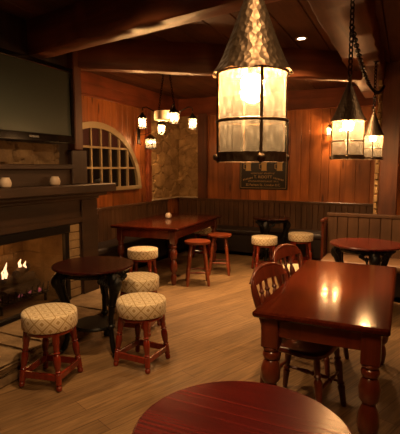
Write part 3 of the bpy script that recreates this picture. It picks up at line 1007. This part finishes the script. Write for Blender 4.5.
def round_top(t, R, Ht, mat, th=0.03):
    bm = BM()
    lathe(bm, [(R * 0.5, Ht - th), (R - 0.03, Ht - th), (R - 0.018, Ht - th + 0.004), (R - 0.010, Ht - th + 0.010), (R - 0.006, Ht - th + 0.012), (R, Ht - 0.012), (R - 0.002, Ht - 0.005), (R - 0.009, Ht)], seg=72)
    return obj('tabletop', bm, mat, t, 20)

def iron_table(label, loc, rz, R, top, Ht=0.72, grp='round tables on black cast iron legs'):
    t = thing('cast_iron_table', label, 'table', loc, rz, grp)
    round_top(t, R, Ht, top)
    k = R / 0.33
    bm = BM()
    ring = [(R * 0.74 * math.cos(2 * PI * i / 40), R * 0.74 * math.sin(2 * PI * i / 40), Ht - 0.05) for i in range(40)]
    tube(bm, ring, 0.016, 8, True)
    lathe(bm, [(R * 0.72, Ht - 0.075), (R * 0.76, Ht - 0.075), (R * 0.77, Ht - 0.03), (R * 0.70, Ht - 0.03)], seg=40)
    for i in range(30):
        a = 2 * PI * i / 30
        ball(bm, (R * 0.77 * math.cos(a), R * 0.77 * math.sin(a), Ht - 0.055), 0.012, seg=8)
    obj('ring_frame', bm, M['iron'], t)
    for i in range(3):
        a = 2 * PI * i / 3
        ca, sa = math.cos(a), math.sin(a)
        P = lambda r, z, s=0.0: (r * ca - s * sa, r * sa + s * ca, z)
        bm = BM()
        tube(bm, [P(R * 0.72, Ht - 0.035), P(R * 0.80, Ht - 0.09), P(R * 0.82, Ht - 0.15), P(R * 0.77, Ht - 0.23), P(R * 0.69, Ht - 0.32), P(R * 0.65, Ht - 0.42), P(R * 0.65, Ht - 0.52), P(R * 0.68, 0.11), P(R * 0.74, 0.05), P(R * 0.80, 0.022)],
             [0.040, 0.052, 0.048, 0.034, 0.026, 0.021, 0.020, 0.022, 0.025, 0.020], 10)
        # cast mask and scrolls at the knee, claw at the foot
        ball(bm, P(R * 0.88, Ht - 0.125), 0.046, 1, 1, 1.4)
        ball(bm, P(R * 0.97, Ht - 0.14), 0.013, 1, 1, 1.5, 8)
        for s in (-1, 1):
            ball(bm, P(R * 0.90, Ht - 0.105, s * 0.022), 0.013, seg=8)
            sp = [P(R * 0.72 - 0.0 + 0.004, Ht - 0.10 + 0.045 * math.sin(q * 0.55) * (1 - q / 14), s * (0.055 + 0.045 * math.cos(q * 0.55) * (1 - q / 14))) for q in range(13)]
            tube(bm, sp, 0.010, 6)
            tube(bm, [P(R * 0.70, Ht - 0.06, s * 0.12), P(R * 0.72, Ht - 0.13, s * 0.07), P(R * 0.68, Ht - 0.22, s * 0.035), P(R * 0.60, Ht - 0.31, s * 0.012)], 0.010, 6)
        for s in (-1, 1):
            for q in range(5):
                ball(bm, P(R * 0.74, Ht - 0.085 - 0.012 * q, s * (0.13 - 0.018 * q)), 0.020 - 0.001 * q, 0.8, 0.8, 1.1, 8)
        for s in (-0.02, 0, 0.02):
            ball(bm, P(R * 0.84, 0.018, s), 0.017, 1.3, 1.3, 1, 8)
        for q, zz in ((0.70, Ht - 0.31), (0.655, Ht - 0.48)):
            ball(bm, P(R * q, zz), 0.032, 1, 1, 0.7)
        obj('leg', bm, M['iron'], t, 50)
    bm = BM()
    lathe(bm, [(R * 0.40, 0.20), (R * 0.50, 0.20), (R * 0.52, 0.215), (R * 0.50, 0.228), (R * 0.40, 0.228)], seg=32)
    lathe(bm, [(R * 0.14, 0.204), (R * 0.16, 0.214), (R * 0.14, 0.224)], seg=20)
    for i in range(6):
        a = PI / 6 + 2 * PI * i / 6
        tube(bm, [(R * 0.13 * math.cos(a), R * 0.13 * math.sin(a), 0.214), (R * 0.46 * math.cos(a), R * 0.46 * math.sin(a), 0.214)], 0.009, 6)
    for i in range(3):
        a = 2 * PI * i / 3
        tube(bm, [(R * 0.48 * math.cos(a), R * 0.48 * math.sin(a), 0.214), (R * 0.6 * math.cos(a), R * 0.6 * math.sin(a), 0.2)], 0.012, 6)
    obj('foot_ring', bm, M['iron'], t)
    return t
iron_table('round dark-topped table on black cast iron legs beside the hearth', (-2.29, 2.84, 0), math.radians(-15), 0.33, M['dark_top'])
iron_table('round red-topped table on black cast iron legs in front of the settle', (-0.345, 4.84, 0), math.radians(-70), 0.365, M['table_top_x'])
iron_table('small round dark-topped table on black cast iron legs against the back bench', (-1.905, 6.77, 0), math.radians(-95), 0.30, M['dark_top'])

# nearest round table, only its top shows
ft = thing('round_table', 'glossy dark red round table nearest the camera', 'table', (-0.388, 1.118, 0))
round_top(ft, 0.318, 0.75, M['near_top'], 0.032)
bm = BM()
lathe(bm, [(0.05, 0.0), (0.055, 0.06), (0.035, 0.12), (0.05, 0.25), (0.06, 0.34), (0.035, 0.46), (0.05, 0.56), (0.06, 0.60), (0.04, 0.66), (0.12, 0.69), (0.16, 0.718)], seg=24)
obj('pedestal', bm, M['table_leg'], ft)
for i in range(4):
    a = PI / 4 + i * PI / 2
    bm = BM(); tube(bm, [(0.03 * math.cos(a), 0.03 * math.sin(a), 0.16), (0.15 * math.cos(a), 0.15 * math.sin(a), 0.11), (0.26 * math.cos(a), 0.26 * math.sin(a), 0.025)], [0.03, 0.028, 0.022], 10)
    obj('foot', bm, M['table_leg'], ft)

# ================================================================== CHAIRS
def spindle_chair(label, loc, rz, grp):
    """faces local +x"""
    t = thing('spindle_chair', label, 'chair', loc, rz, grp)
    bm = BM()
    prof = []
    n = 40
    for i in range(n):
        a = 2 * PI * i / n
        c, s = math.cos(a), math.sin(a)
        e = 0.55
        x = math.copysign(abs(c) ** e, c) * 0.205; y = math.copysign(abs(s) ** e, s) * (0.205 if c < 0 else 0.215)
        prof.append((x, y))
    rings = []
    for sc, z in ((0.92, 0.418), (1.0, 0.428), (1.0, 0.446), (0.95, 0.455), (0.75, 0.448), (0.35, 0.442)):
        rings.append([bm.verts.new((x * sc, y * sc, z)) for x, y in prof])
    for a, b in zip(rings[:-1], rings[1:]):
        for k in range(n):
            bm.faces.new((a[k], a[(k + 1) % n], b[(k + 1) % n], b[k]))
    bm.faces.new(rings[0]); bm.faces.new(rings[-1])
    obj('seat', bm, M['chair_wood'], t, 50)
    LEG = [(0, 0.013), (0.04, 0.018), (0.22, 0.020), (0.3, 0.024), (0.33, 0.016), (0.36, 0.024), (0.39, 0.016), (0.55, 0.023), (0.68, 0.026), (0.72, 0.016), (0.75, 0.023), (0.78, 0.016), (0.85, 0.021), (1, 0.018)]
    F, T = {}, {}
    for sx in (-1, 1):
        for sy in (-1, 1):
            f = Vector((sx * 0.205, sy * 0.19, 0)); tp = Vector((sx * 0.15, sy * 0.15, 0.425))
            F[sx, sy], T[sx, sy] = f, tp
            bm = BM(); turned(bm, f, tp, LEG, 12)
            obj('leg', bm, M['chair_wood'], t)
    ST = [(0, 0.008), (0.2, 0.010), (0.4, 0.016), (0.45, 0.011), (0.5, 0.018), (0.55, 0.011), (0.6, 0.016), (0.8, 0.010), (1, 0.008)]
    for sy in (-1, 1):
        bm = BM(); turned(bm, F[-1, sy].lerp(T[-1, sy], 0.38), F[1, sy].lerp(T[1, sy], 0.38), ST, 10)
        obj('stretcher', bm, M['chair_wood'], t)
    for sx, k in ((1, 0.55), (-1, 0.48)):
        bm = BM(); turned(bm, F[sx, -1].lerp(T[sx, -1], k), F[sx, 1].lerp(T[sx, 1], k), ST, 10)
        obj('stretcher', bm, M['chair_wood'], t)
    # back: two turned posts and three spindles curved under a broad bowed crest rail
    def arc(s, lean):    # s in -1..1 across the back
        return Vector((-0.165 - 0.035 * (1 - s * s) - lean, 0.185 * s, 0))
    for s in (-1, 1):
        bm = BM()
        pts = []
        for q, zz, ln in ((1.10, 0.822, 0.075), (1.12, 0.79, 0.070), (1.10, 0.74, 0.058), (1.04, 0.67, 0.040), (0.96, 0.60, 0.022), (0.90, 0.53, 0.004), (0.88, 0.44, -0.018)):
            p = arc(min(1, q) * s, ln); p.y = 0.185 * q * s; p.z = zz
            pts.append(p)
        tube(bm, pts, [0.010, 0.018, 0.022, 0.023, 0.021, 0.017, 0.015], 12)
        for p, rr in ((pts[5], 0.025), (pts[4].lerp(pts[5], 0.5), 0.020), (pts[5].lerp(pts[6], 0.45), 0.022)):
            ball(bm, p, rr, 1, 1, 0.7, 12)
        obj('back_post', bm, M['chair_wood'], t)
    for s in (-0.45, 0.0, 0.45):
        bm = BM()
        turned(bm, arc(s, -0.005) + Vector((0, 0, 0.44)), arc(s, 0.068) + Vector((0, 0, 0.80)), [(0, 0.011), (0.12, 0.013), (0.28, 0.020), (0.34, 0.011), (0.38, 0.020), (0.42, 0.011), (0.56, 0.025), (0.68, 0.020), (0.76, 0.010), (0.80, 0.018), (0.84, 0.010), (1, 0.011)], 10)
        obj('spindle', bm, M['chair_wood'], t)
    bm = BM()
    rings = []
    m = 26
    for i in range(m + 1):
        s = -1.14 + 2.28 * i / m
        e = max(0.0, 1 - (s / 1.14) ** 2)
        top = 0.808 + 0.004 + 0.068 * math.sqrt(e)
        bot = 0.808 - 0.004 - 0.014 * max(0.0, 1 - (s / 1.14) ** 4) ** 0.5
        c = arc(min(1, max(-1, s)), 0.068)
        c.y = 0.185 * s
        th = 0.013
        c2 = arc(min(1, max(-1, s)), 0.085); c2.y = 0.185 * s
        rings.append([bm.verts.new((c.x - th, c.y, bot)), bm.verts.new((c.x + th, c.y, bot)), bm.verts.new((c2.x + th + 0.002, c2.y, top - 0.012)), bm.verts.new((c2.x + th * 0.5, c2.y, top)), bm.verts.new((c2.x - th * 0.5, c2.y, top)), bm.verts.new((c2.x - th - 0.002, c2.y, top - 0.012))])
    for a, b in zip(rings[:-1], rings[1:]):
        for k in range(6):
            bm.faces.new((a[k], a[(k + 1) % 6], b[(k + 1) % 6], b[k]))
    bm.faces.new(rings[0]); bm.faces.new(rings[-1])
    tube(bm, [(rg[3].co + rg[4].co) / 2 - Vector((0, 0, 0.006)) for rg in rings], [0.010 + 0.007 * math.sin(PI * q / m) for q in range(m + 1)], 10)
    obj('crest_rail', bm, M['chair_wood'], t, 50)
    return t
CH = spindle_chair('dark spindle-back chair tucked under the farmhouse table, the nearer of two', (-0.53, 2.64, 0), math.radians(-12), 'spindle-back chairs')
clone(CH, (-0.60, 3.38, 0), math.radians(-14), 'dark spindle-back chair tucked under the farmhouse table, the farther of two', 'spindle-back chairs')

# ================================================================== HANGING LANTERNS
def chain_mesh(pts, link_len=0.046, r=0.0045, wdt=0.014):
    bm = BM()
    P = [Vector(p) for p in pts]
    seglen = [(b - a).length for a, b in zip(P[:-1], P[1:])]
    tot = sum(seglen)
    nl = max(2, int(tot / (link_len * 0.74)))
    def at(d):
        for a, b, L in zip(P[:-1], P[1:], seglen):
            if d <= L:
                return a.lerp(b, d / L), (b - a).normalized()
            d -= L
        return P[-1].copy(), (P[-1] - P[-2]).normalized()
    for i in range(nl):
        c, d = at(tot * (i + 0.5) / nl)
        up = Vector((0, 1, 0)) if abs(d.y) < 0.9 else Vector((1, 0, 0))
        x = d.cross(up).normalized(); y = d.cross(x)
        sd = x if i % 2 else y
        hl = link_len / 2
        loop = []
        for q in range(12):
            a = 2 * PI * q / 12
            loop.append(c + d * (hl * math.cos(a)) + sd * (wdt * math.sin(a)))
        tube(bm, loop, r, 5, True)
    return bm

def hanging_lantern(label, loc, dia, top_z, watts, rz=0.3, grp='hanging cone-topped lanterns'):
    """loc is the middle of the glass cylinder"""
    t = thing('hanging_lantern', label, 'lantern', loc, rz, grp)
    k = dia / 0.19
    R, hh = 0.095 * k, 0.125 * k
    bm = BM()
    # witch-hat roof with a scalloped rim
    seg = 48
    prof = [(1.20, -0.003), (1.17, 0.004), (1.08, 0.016), (0.97, 0.034), (0.84, 0.062), (0.66, 0.105), (0.45, 0.160), (0.26, 0.205), (0.12, 0.236), (0.08, 0.25)]
    rings = []
    for i, (rr, z) in enumerate(prof):
        rg = []
        for q in range(seg):
            a = 2 * PI * q / seg
            zz = z * k + hh - 0.002
            if i == 0:
                zz += 0.003 * k * math.cos(a * 8)
            wob = 1 + (random.uniform(-0.012, 0.012) if 1 < i < 9 else 0)
            rg.append(bm.verts.new((R * rr * wob * math.cos(a), R * rr * wob * math.sin(a), zz)))
        rings.append(rg)
    for a, b in zip(rings[:-1], rings[1:]):
        for q in range(seg):
            bm.faces.new((a[q], a[(q + 1) % seg], b[(q + 1) % seg], b[q]))
    bm.faces.new(rings[-1])
    obj('roof', bm, M['hammered'], t, 60)
    bm = BM()
    seg = 40
    r0 = [bm.verts.new((R * math.cos(2 * PI * q / seg), R * math.sin(2 * PI * q / seg), -hh)) for q in range(seg)]
    r1 = [bm.verts.new((v.co.x, v.co.y, hh)) for v in r0]
    for q in range(seg):
        bm.faces.new((r0[q], r0[(q + 1) % seg], r1[(q + 1) % seg], r1[q]))
    obj('glass_shade', bm, M['lamp_glass'], t, 60)
    bm = BM()
    for q in range(4):
        a = PI / 4 + q * PI / 2
        tube(bm, [(R * 1.04 * math.cos(a), R * 1.04 * math.sin(a), -hh - 0.005), (R * 1.04 * math.cos(a), R * 1.04 * math.sin(a), hh + 0.01)], 0.0048 * k, 8)
    tube(bm, [(R * 1.06 * math.cos(2 * PI * q / 40), R * 1.06 * math.sin(2 * PI * q / 40), -hh * 0.10) for q in range(40)], 0.0048 * k, 8, True)
    tube(bm, [(R * 1.05 * math.cos(2 * PI * q / 40), R * 1.05 * math.sin(2 * PI * q / 40), hh * 0.98) for q in range(40)], 0.0048 * k, 8, True)
    obj('cage', bm, M['hammered'], t)
    bm = BM()
    lathe(bm, [(R * 1.0, -hh * 0.80), (R * 1.06, -hh * 0.80), (R * 1.06, -hh * 1.02), (R * 1.0, -hh * 1.02), (R * 1.0, -hh * 0.80)], seg=40, cap=False)
    for q in range(4):
        a = PI / 4 + q * PI / 2
        ball(bm, (R * 1.09 * math.cos(a), R * 1.09 * math.sin(a), -hh * 0.92), 0.011 * k, seg=10)
    obj('base_ring', bm, M['hammered'], t)
    bm = BM()
    turned(bm, (0, 0, hh * 1.3), (0, 0, hh * 0.86), [(0, 0.014 * k), (1, 0.014 * k)], 12)
    obj('bulb_socket', bm, M['black_metal'], t)
    bm = BM(); ball(bm, (0, 0, hh * 0.76), 0.034 * k, 1, 1, 0.8, 20)
    obj('bulb', bm, bulb_mat(watts, 0.034 * k), t, 60)
    bm = BM()
    lathe(bm, [(R * 0.09, hh + 0.245 * k), (R * 0.16, hh + 0.255 * k), (R * 0.09, hh + 0.268 * k)], seg=16)
    tube(bm, [(0.012 * math.cos(2 * PI * q / 16), 0, hh + 0.278 * k + 0.012 * math.sin(2 * PI * q / 16)) for q in range(16)], 0.003, 6, True)
    obj('finial', bm, M['hammered'], t)
    obj('chain', chain_mesh([(0, 0, hh + 0.285 * k), (0, 0, top_z - loc[2] - 0.02)]), M['black_metal'], t)
    bm = BM()
    lathe(bm, [(0.006, top_z - loc[2] - 0.035), (0.012, top_z - loc[2] - 0.02), (0.03, top_z - loc[2] - 0.008), (0.032, top_z - loc[2])], seg=16)
    obj('ceiling_hook', bm, M['black_metal'], t)
    return t
hanging_lantern('largest hanging lantern, glowing over the nearest round table', (-0.41, 1.234, 1.645), 0.19, 2.60, P_LANTERN * 0.8, -0.21)
hanging_lantern('hanging cone-topped lantern over the far end of the farmhouse table', (-0.358, 3.06, 1.685), 0.19, 2.60, P_LANTERN, -0.67)
hanging_lantern('hanging cone-topped lantern beside the timber post, farthest along the beam', (-0.335, 5.03, 1.715), 0.19, 2.60, P_LANTERN, -0.72)
pts = []
A, B = Vector((-0.358, 3.06, 2.40)), Vector((-0.30, 6.08, 2.52))
for i in range(21):
    q = i / 20
    p = A.lerp(B, q); p.z -= 0.22 * 4 * q * (1 - q)
    pts.append(p)
tag(obj('swag_chain', chain_mesh(pts, 0.055, 0.005, 0.015), M['black_metal']), 'black iron chain looping from the lantern chain back to the timber post', 'chain')

# chandelier of small lanterns over the long table
def mini_lantern(t, c, R, h, watts, prefix='lantern'):
    bm = BM()
    for q in range(6):
        a = q * PI / 3
        tube(bm, [(c[0] + R * math.cos(a), c[1] + R * math.sin(a), c[2] - h / 2), (c[0] + R * math.cos(a), c[1] + R * math.sin(a), c[2] + h / 2)], 0.0035, 6)
    for z in (-h / 2, h / 2):
        tube(bm, [(c[0] + R * math.cos(2 * PI * q / 24), c[1] + R * math.sin(2 * PI * q / 24), c[2] + z) for q in range(24)], 0.005, 6, True)
    lathe(bm, [(R * 1.2, c[2] + h / 2), (R * 1.15, c[2] + h / 2 + 0.008), (R * 0.6, c[2] + h / 2 + h * 0.28), (R * 0.15, c[2] + h / 2 + h * 0.55), (R * 0.12, c[2] + h / 2 + h * 0.62)], (c[0], c[1], 0), 18)
    lt = obj(prefix, bm, M['black_metal'], t)
    bm = BM()
    seg = 20
    r0 = [bm.verts.new((c[0] + R * 0.93 * math.cos(2 * PI * q / seg), c[1] + R * 0.93 * math.sin(2 * PI * q / seg), c[2] - h / 2)) for q in range(seg)]
    r1 = [bm.verts.new((v.co.x, v.co.y, c[2] + h / 2)) for v in r0]
    for q in range(seg):
        bm.faces.new((r0[q], r0[(q + 1) % seg], r1[(q + 1) % seg], r1[q]))
    obj('glass_shade', bm, M['small_glass'], lt, 60)
    bm = BM(); ball(bm, (c[0], c[1], c[2] + h * 0.08), R * 0.42, 1, 1, 1, 14)
    obj('bulb', bm, bulb_mat(watts, R * 0.42), lt, 60)
    return lt

ch = thing('chandelier', 'iron chandelier of small glowing lanterns over the long corner table', 'chandelier', (-2.81, 5.02, 0))
hubz = 2.166
bm = BM()
lathe(bm, [(0.15, hubz - 0.058), (0.16, hubz - 0.054), (0.16, hubz + 0.05), (0.15, hubz + 0.054)], seg=24)
o = obj('hub', bm, M['pale_wood'], ch); o['label'] = 'pale wooden hub'
# offsets across the picture (u) and in depth (v)
cu, su = math.cos(math.radians(25)), math.sin(math.radians(25))
arms = [(-0.31, 0.02, 2.072), (-0.09, 0.25, 2.013), (0.104, -0.225, 2.112), (0.324, 0.02, 2.063)]
for u, v, z in arms:
    x, y = u * cu - v * su, u * su + v * cu
    d = Vector((x, y, 0)).normalized()
    bm = BM()
    p0 = d * 0.15
    tube(bm, [(p0.x, p0.y, hubz), (x * 0.55, y * 0.55, hubz + 0.06), (x * 0.85, y * 0.85, hubz + 0.11), (x, y, hubz + 0.10), (x * 1.02, y * 1.02, z + 0.16)], 0.007, 8)
    obj('arm', bm, M['black_metal'], ch)
    mini_lantern(ch, (x * 1.02, y * 1.02, z), 0.056, 0.126, P_CHAND)
for s in (-1, 1):
    obj('chain', chain_mesh([(s * 0.12, 0, hubz + 0.05), (s * 0.03, 0, CEIL - 0.02)], 0.04, 0.004, 0.011), M['black_metal'], ch)
bm = BM(); lathe(bm, [(0.05, CEIL - 0.03), (0.075, CEIL - 0.015), (0.08, CEIL)], seg=20)
obj('ceiling_rose', bm, M['black_metal'], ch)

def wall_lantern(name, label, base, n, watts, offs, w=0.055, h=0.13):
    """base: point on the wall, n: outward normal, offs: lantern offsets along the wall"""
    t = thing(name, label, 'wall lamp', base, math.atan2(n[1], n[0]))
    bm = BM(); box(bm, (0, -0.04, -0.12), (0.015, 0.04, 0.14), 0.006); ball(bm, (0.015, 0, 0.0), 0.02, seg=10)
    tube(bm, [(0.01, 0, -0.10), (0.04, 0, -0.13), (0.06, 0, -0.10), (0.045, 0, -0.085)], 0.007, 8)
    obj('backplate', bm, M['black_metal'], t)
    for oy, ox, oz in offs:
        bm = BM()
        tube(bm, [(0.01, 0, 0.03), (ox * 0.5, oy * 0.5, oz + h * 0.9), (ox, oy, oz + h * 1.15), (ox, oy, oz + h * 0.7)], 0.006, 8)
        obj('arm', bm, M['black_metal'], t)
        bm = BM()
        for sx in (-1, 1):
            for sy in (-1, 1):
                box(bm, (ox + sx * w - 0.005, oy + sy * w - 0.005, oz - h / 2), (ox + sx * w + 0.005, oy + sy * w + 0.005, oz + h / 2))
        for z in (-h / 2, 0.0, h / 2):
            for s in (-1, 1):
                box(bm, (ox - w, oy + s * w - 0.004, oz + z - 0.004), (ox + w, oy + s * w + 0.004, oz + z + 0.004))
                box(bm, (ox + s * w - 0.004, oy - w, oz + z - 0.004), (ox + s * w + 0.004, oy + w, oz + z + 0.004))
        for s in (-1, 1):
            box(bm, (ox + s * w - 0.003, oy - 0.003, oz - h / 2), (ox + s * w + 0.003, oy + 0.003, oz + h / 2))
            box(bm, (ox - 0.003, oy + s * w - 0.003, oz - h / 2), (ox + 0.003, oy + s * w + 0.003, oz + h / 2))
        lt = obj('lantern', bm, M['black_metal'], t)
        bm = BM()
        a = [bm.verts.new((ox + sx * w * 1.2, oy + sy * w * 1.2, oz + h / 2)) for sx, sy in ((-1, -1), (1, -1), (1, 1), (-1, 1))]
        b = [bm.verts.new((ox + sx * 0.012, oy + sy * 0.012, oz + h / 2 + h * 0.42)) for sx, sy in ((-1, -1), (1, -1), (1, 1), (-1, 1))]
        for q in range(4):
            bm.faces.new((a[q], a[(q + 1) % 4], b[(q + 1) % 4], b[q]))
        bm.faces.new(b)
        obj('roof', bm, M['hammered'], lt)
        bm = BM()
        q4 = ((-1, -1), (1, -1), (1, 1), (-1, 1))
        a = [bm.verts.new((ox + sx * w * 0.96, oy + sy * w * 0.96, oz - h / 2)) for sx, sy in q4]
        b = [bm.verts.new((ox + sx * w * 0.96, oy + sy * w * 0.96, oz + h / 2)) for sx, sy in q4]
        for q in range(4):
            bm.faces.new((a[q], a[(q + 1) % 4], b[(q + 1) % 4], b[q]))
        obj('glass_shade', bm, M['small_glass'], lt)
        bm = BM(); ball(bm, (ox, oy, oz + h * 0.15), w * 0.40, 1, 1, 1, 14)
        obj('bulb', bm, bulb_mat(watts, w * 0.40), lt, 60)
    return t
wall_lantern('wall_lantern', 'square paned wall lantern at the edge of the corner stone panel', (XL + 0.06, 6.10, 2.00), (1, 0, 0), P_WALL * 0.35, [(0.10, 0.17, -0.11)], 0.062, 0.16)
wall_lantern('wall_lantern', 'small twin wall lantern on the back wall, half hidden behind a hanging lantern', (-1.09, YB - 0.0, 2.11), (0, -1, 0), P_WALL, [(-0.08, 0.10, -0.02), (0.10, 0.10, -0.02)], 0.034, 0.13)

# ================================================================== SIGN
sg = thing('wall_sign', 'tall black sign with gold tankards and lettering on the back wall', 'sign', (-2.30, YB - 0.002, 1.12))
bm = BM(); box(bm, (-0.44, -0.025, 0), (0.44, 0.0, 1.22), 0.006)
obj('board', bm, M['sign_black'], sg)
bm = BM()
for a, b in (((-0.415, 0.025), (0.415, 0.03)), ((-0.415, 1.19), (0.415, 1.195))):
    box(bm, (a[0], -0.0265, a[1]), (b[0], -0.025, b[1]))
for x in (-0.415, 0.41):
    box(bm, (x, -0.0265, 0.03), (x + 0.005, -0.025, 1.19))
obj('border_line', bm, M['gold_print'], sg)
for x in (-0.27, 0.02, 0.30):
    bm = BM()
    box(bm, (x - 0.045, -0.030, 0.34), (x + 0.045, -0.025, 0.465), 0.004)
    box(bm, (x - 0.052, -0.030, 0.46), (x + 0.052, -0.025, 0.475), 0.002); box(bm, (x - 0.052, -0.030, 0.33), (x + 0.052, -0.025, 0.343), 0.002)
    s = -1 if x < 0.2 else -1
    tube(bm, [(x + s * 0.045, -0.028, 0.45), (x + s * 0.085, -0.028, 0.445), (x + s * 0.085, -0.028, 0.37), (x + s * 0.045, -0.028, 0.36)], 0.006, 6)
    obj('tankard_motif', bm, M['gold_print'], sg)
RT = (PI / 2, 0, 0)
def worn_line(z, half, size, gap):
    """a line of lettering worn past reading: only broken gold strokes are left"""
    bm = BM()
    x = -half
    while x < half:
        wd = size * random.uniform(0.3, 0.6)
        if random.random() > gap:
            box(bm, (x, -0.0265, z - size * 0.4), (x + size * 0.14, -0.0252, z + size * 0.4))
            zz = z + size * random.choice((-0.32, 0.0, 0.32))
            box(bm, (x, -0.0265, zz - size * 0.07), (x + wd * 0.75, -0.0252, zz + size * 0.07))
        x += wd + size * 0.12
    o = obj('worn_lettering', bm, M['gold_print'], sg)
    o['kind'] = 'stuff'
for z, half, size, gap in ((0.56, 0.30, 0.034, 0.15), (0.285, 0.22, 0.034, 0.2), (0.145, 0.27, 0.034, 0.12)):
    worn_line(z, half, size, gap)
text('lettering', 'T. RIDOTT', 0.07, (0, -0.0262, 0.22), RT, M['gold_print'], sg)
text('lettering', '32 Farham St., London E.C.', 0.058, (0, -0.0262, 0.08), RT, M['gold_print'], sg)
for sx in (-1, 1):
    bm = BM()
    for q in range(7):
        x = sx * (0.20 + q * 0.027); z = 0.205 - q * 0.006
        box(bm, (x - 0.004, -0.0265, z - 0.016), (x + 0.004, -0.0252, z + 0.016)); box(bm, (x - 0.009, -0.0265, z - 0.003), (x + 0.009, -0.0252, z + 0.003))
    obj('worn_lettering', bm, M['gold_print'], sg)['kind'] = 'stuff'

# ================================================================== RECESSED SPOTS
for i, (x, y, pw, cone, ax, ay) in enumerate(DOWNLIGHTS):
    labs = ['recessed ceiling spot glowing in front of the lit beam', 'recessed ceiling spot behind the diagonal beam', 'recessed ceiling spot in front of the near cross beam',
            'added unseen ceiling spot over the side of the farmhouse table', 'unseen ceiling spot above the nearest round table, added to light the hearth', 'added unseen ceiling spot between the two cross beams']
    t = thing('ceiling_spot', labs[i], 'ceiling light', (x, y, CEIL), 0, 'recessed ceiling spots')
    bm = BM(); lathe(bm, [(0.040, 0.002), (0.040, -0.008), (0.062, -0.008), (0.062, 0.002)], seg=28, cap=False)
    obj('trim_ring', bm, M['white_metal'], t)
    bm = BM(); lathe(bm, [(0.001, -0.004), (0.041, -0.004)], seg=28, cap=False)
    obj('lens', bm, M['spot_glow'], t)
    l = bpy.data.lights.new('spot_light', 'SPOT')
    l.energy = pw; l.color = WARM; l.spot_size = math.radians(cone); l.spot_blend = 0.9; l.shadow_soft_size = 0.04
    lo = bpy.data.objects.new('spot_light', l)
    lo.location = (0, 0, -0.03)
    d = Vector((ax - x, ay - y, -CEIL))
    lo.rotation_euler = d.to_track_quat('-Z', 'Y').to_euler()
    link(lo, t)
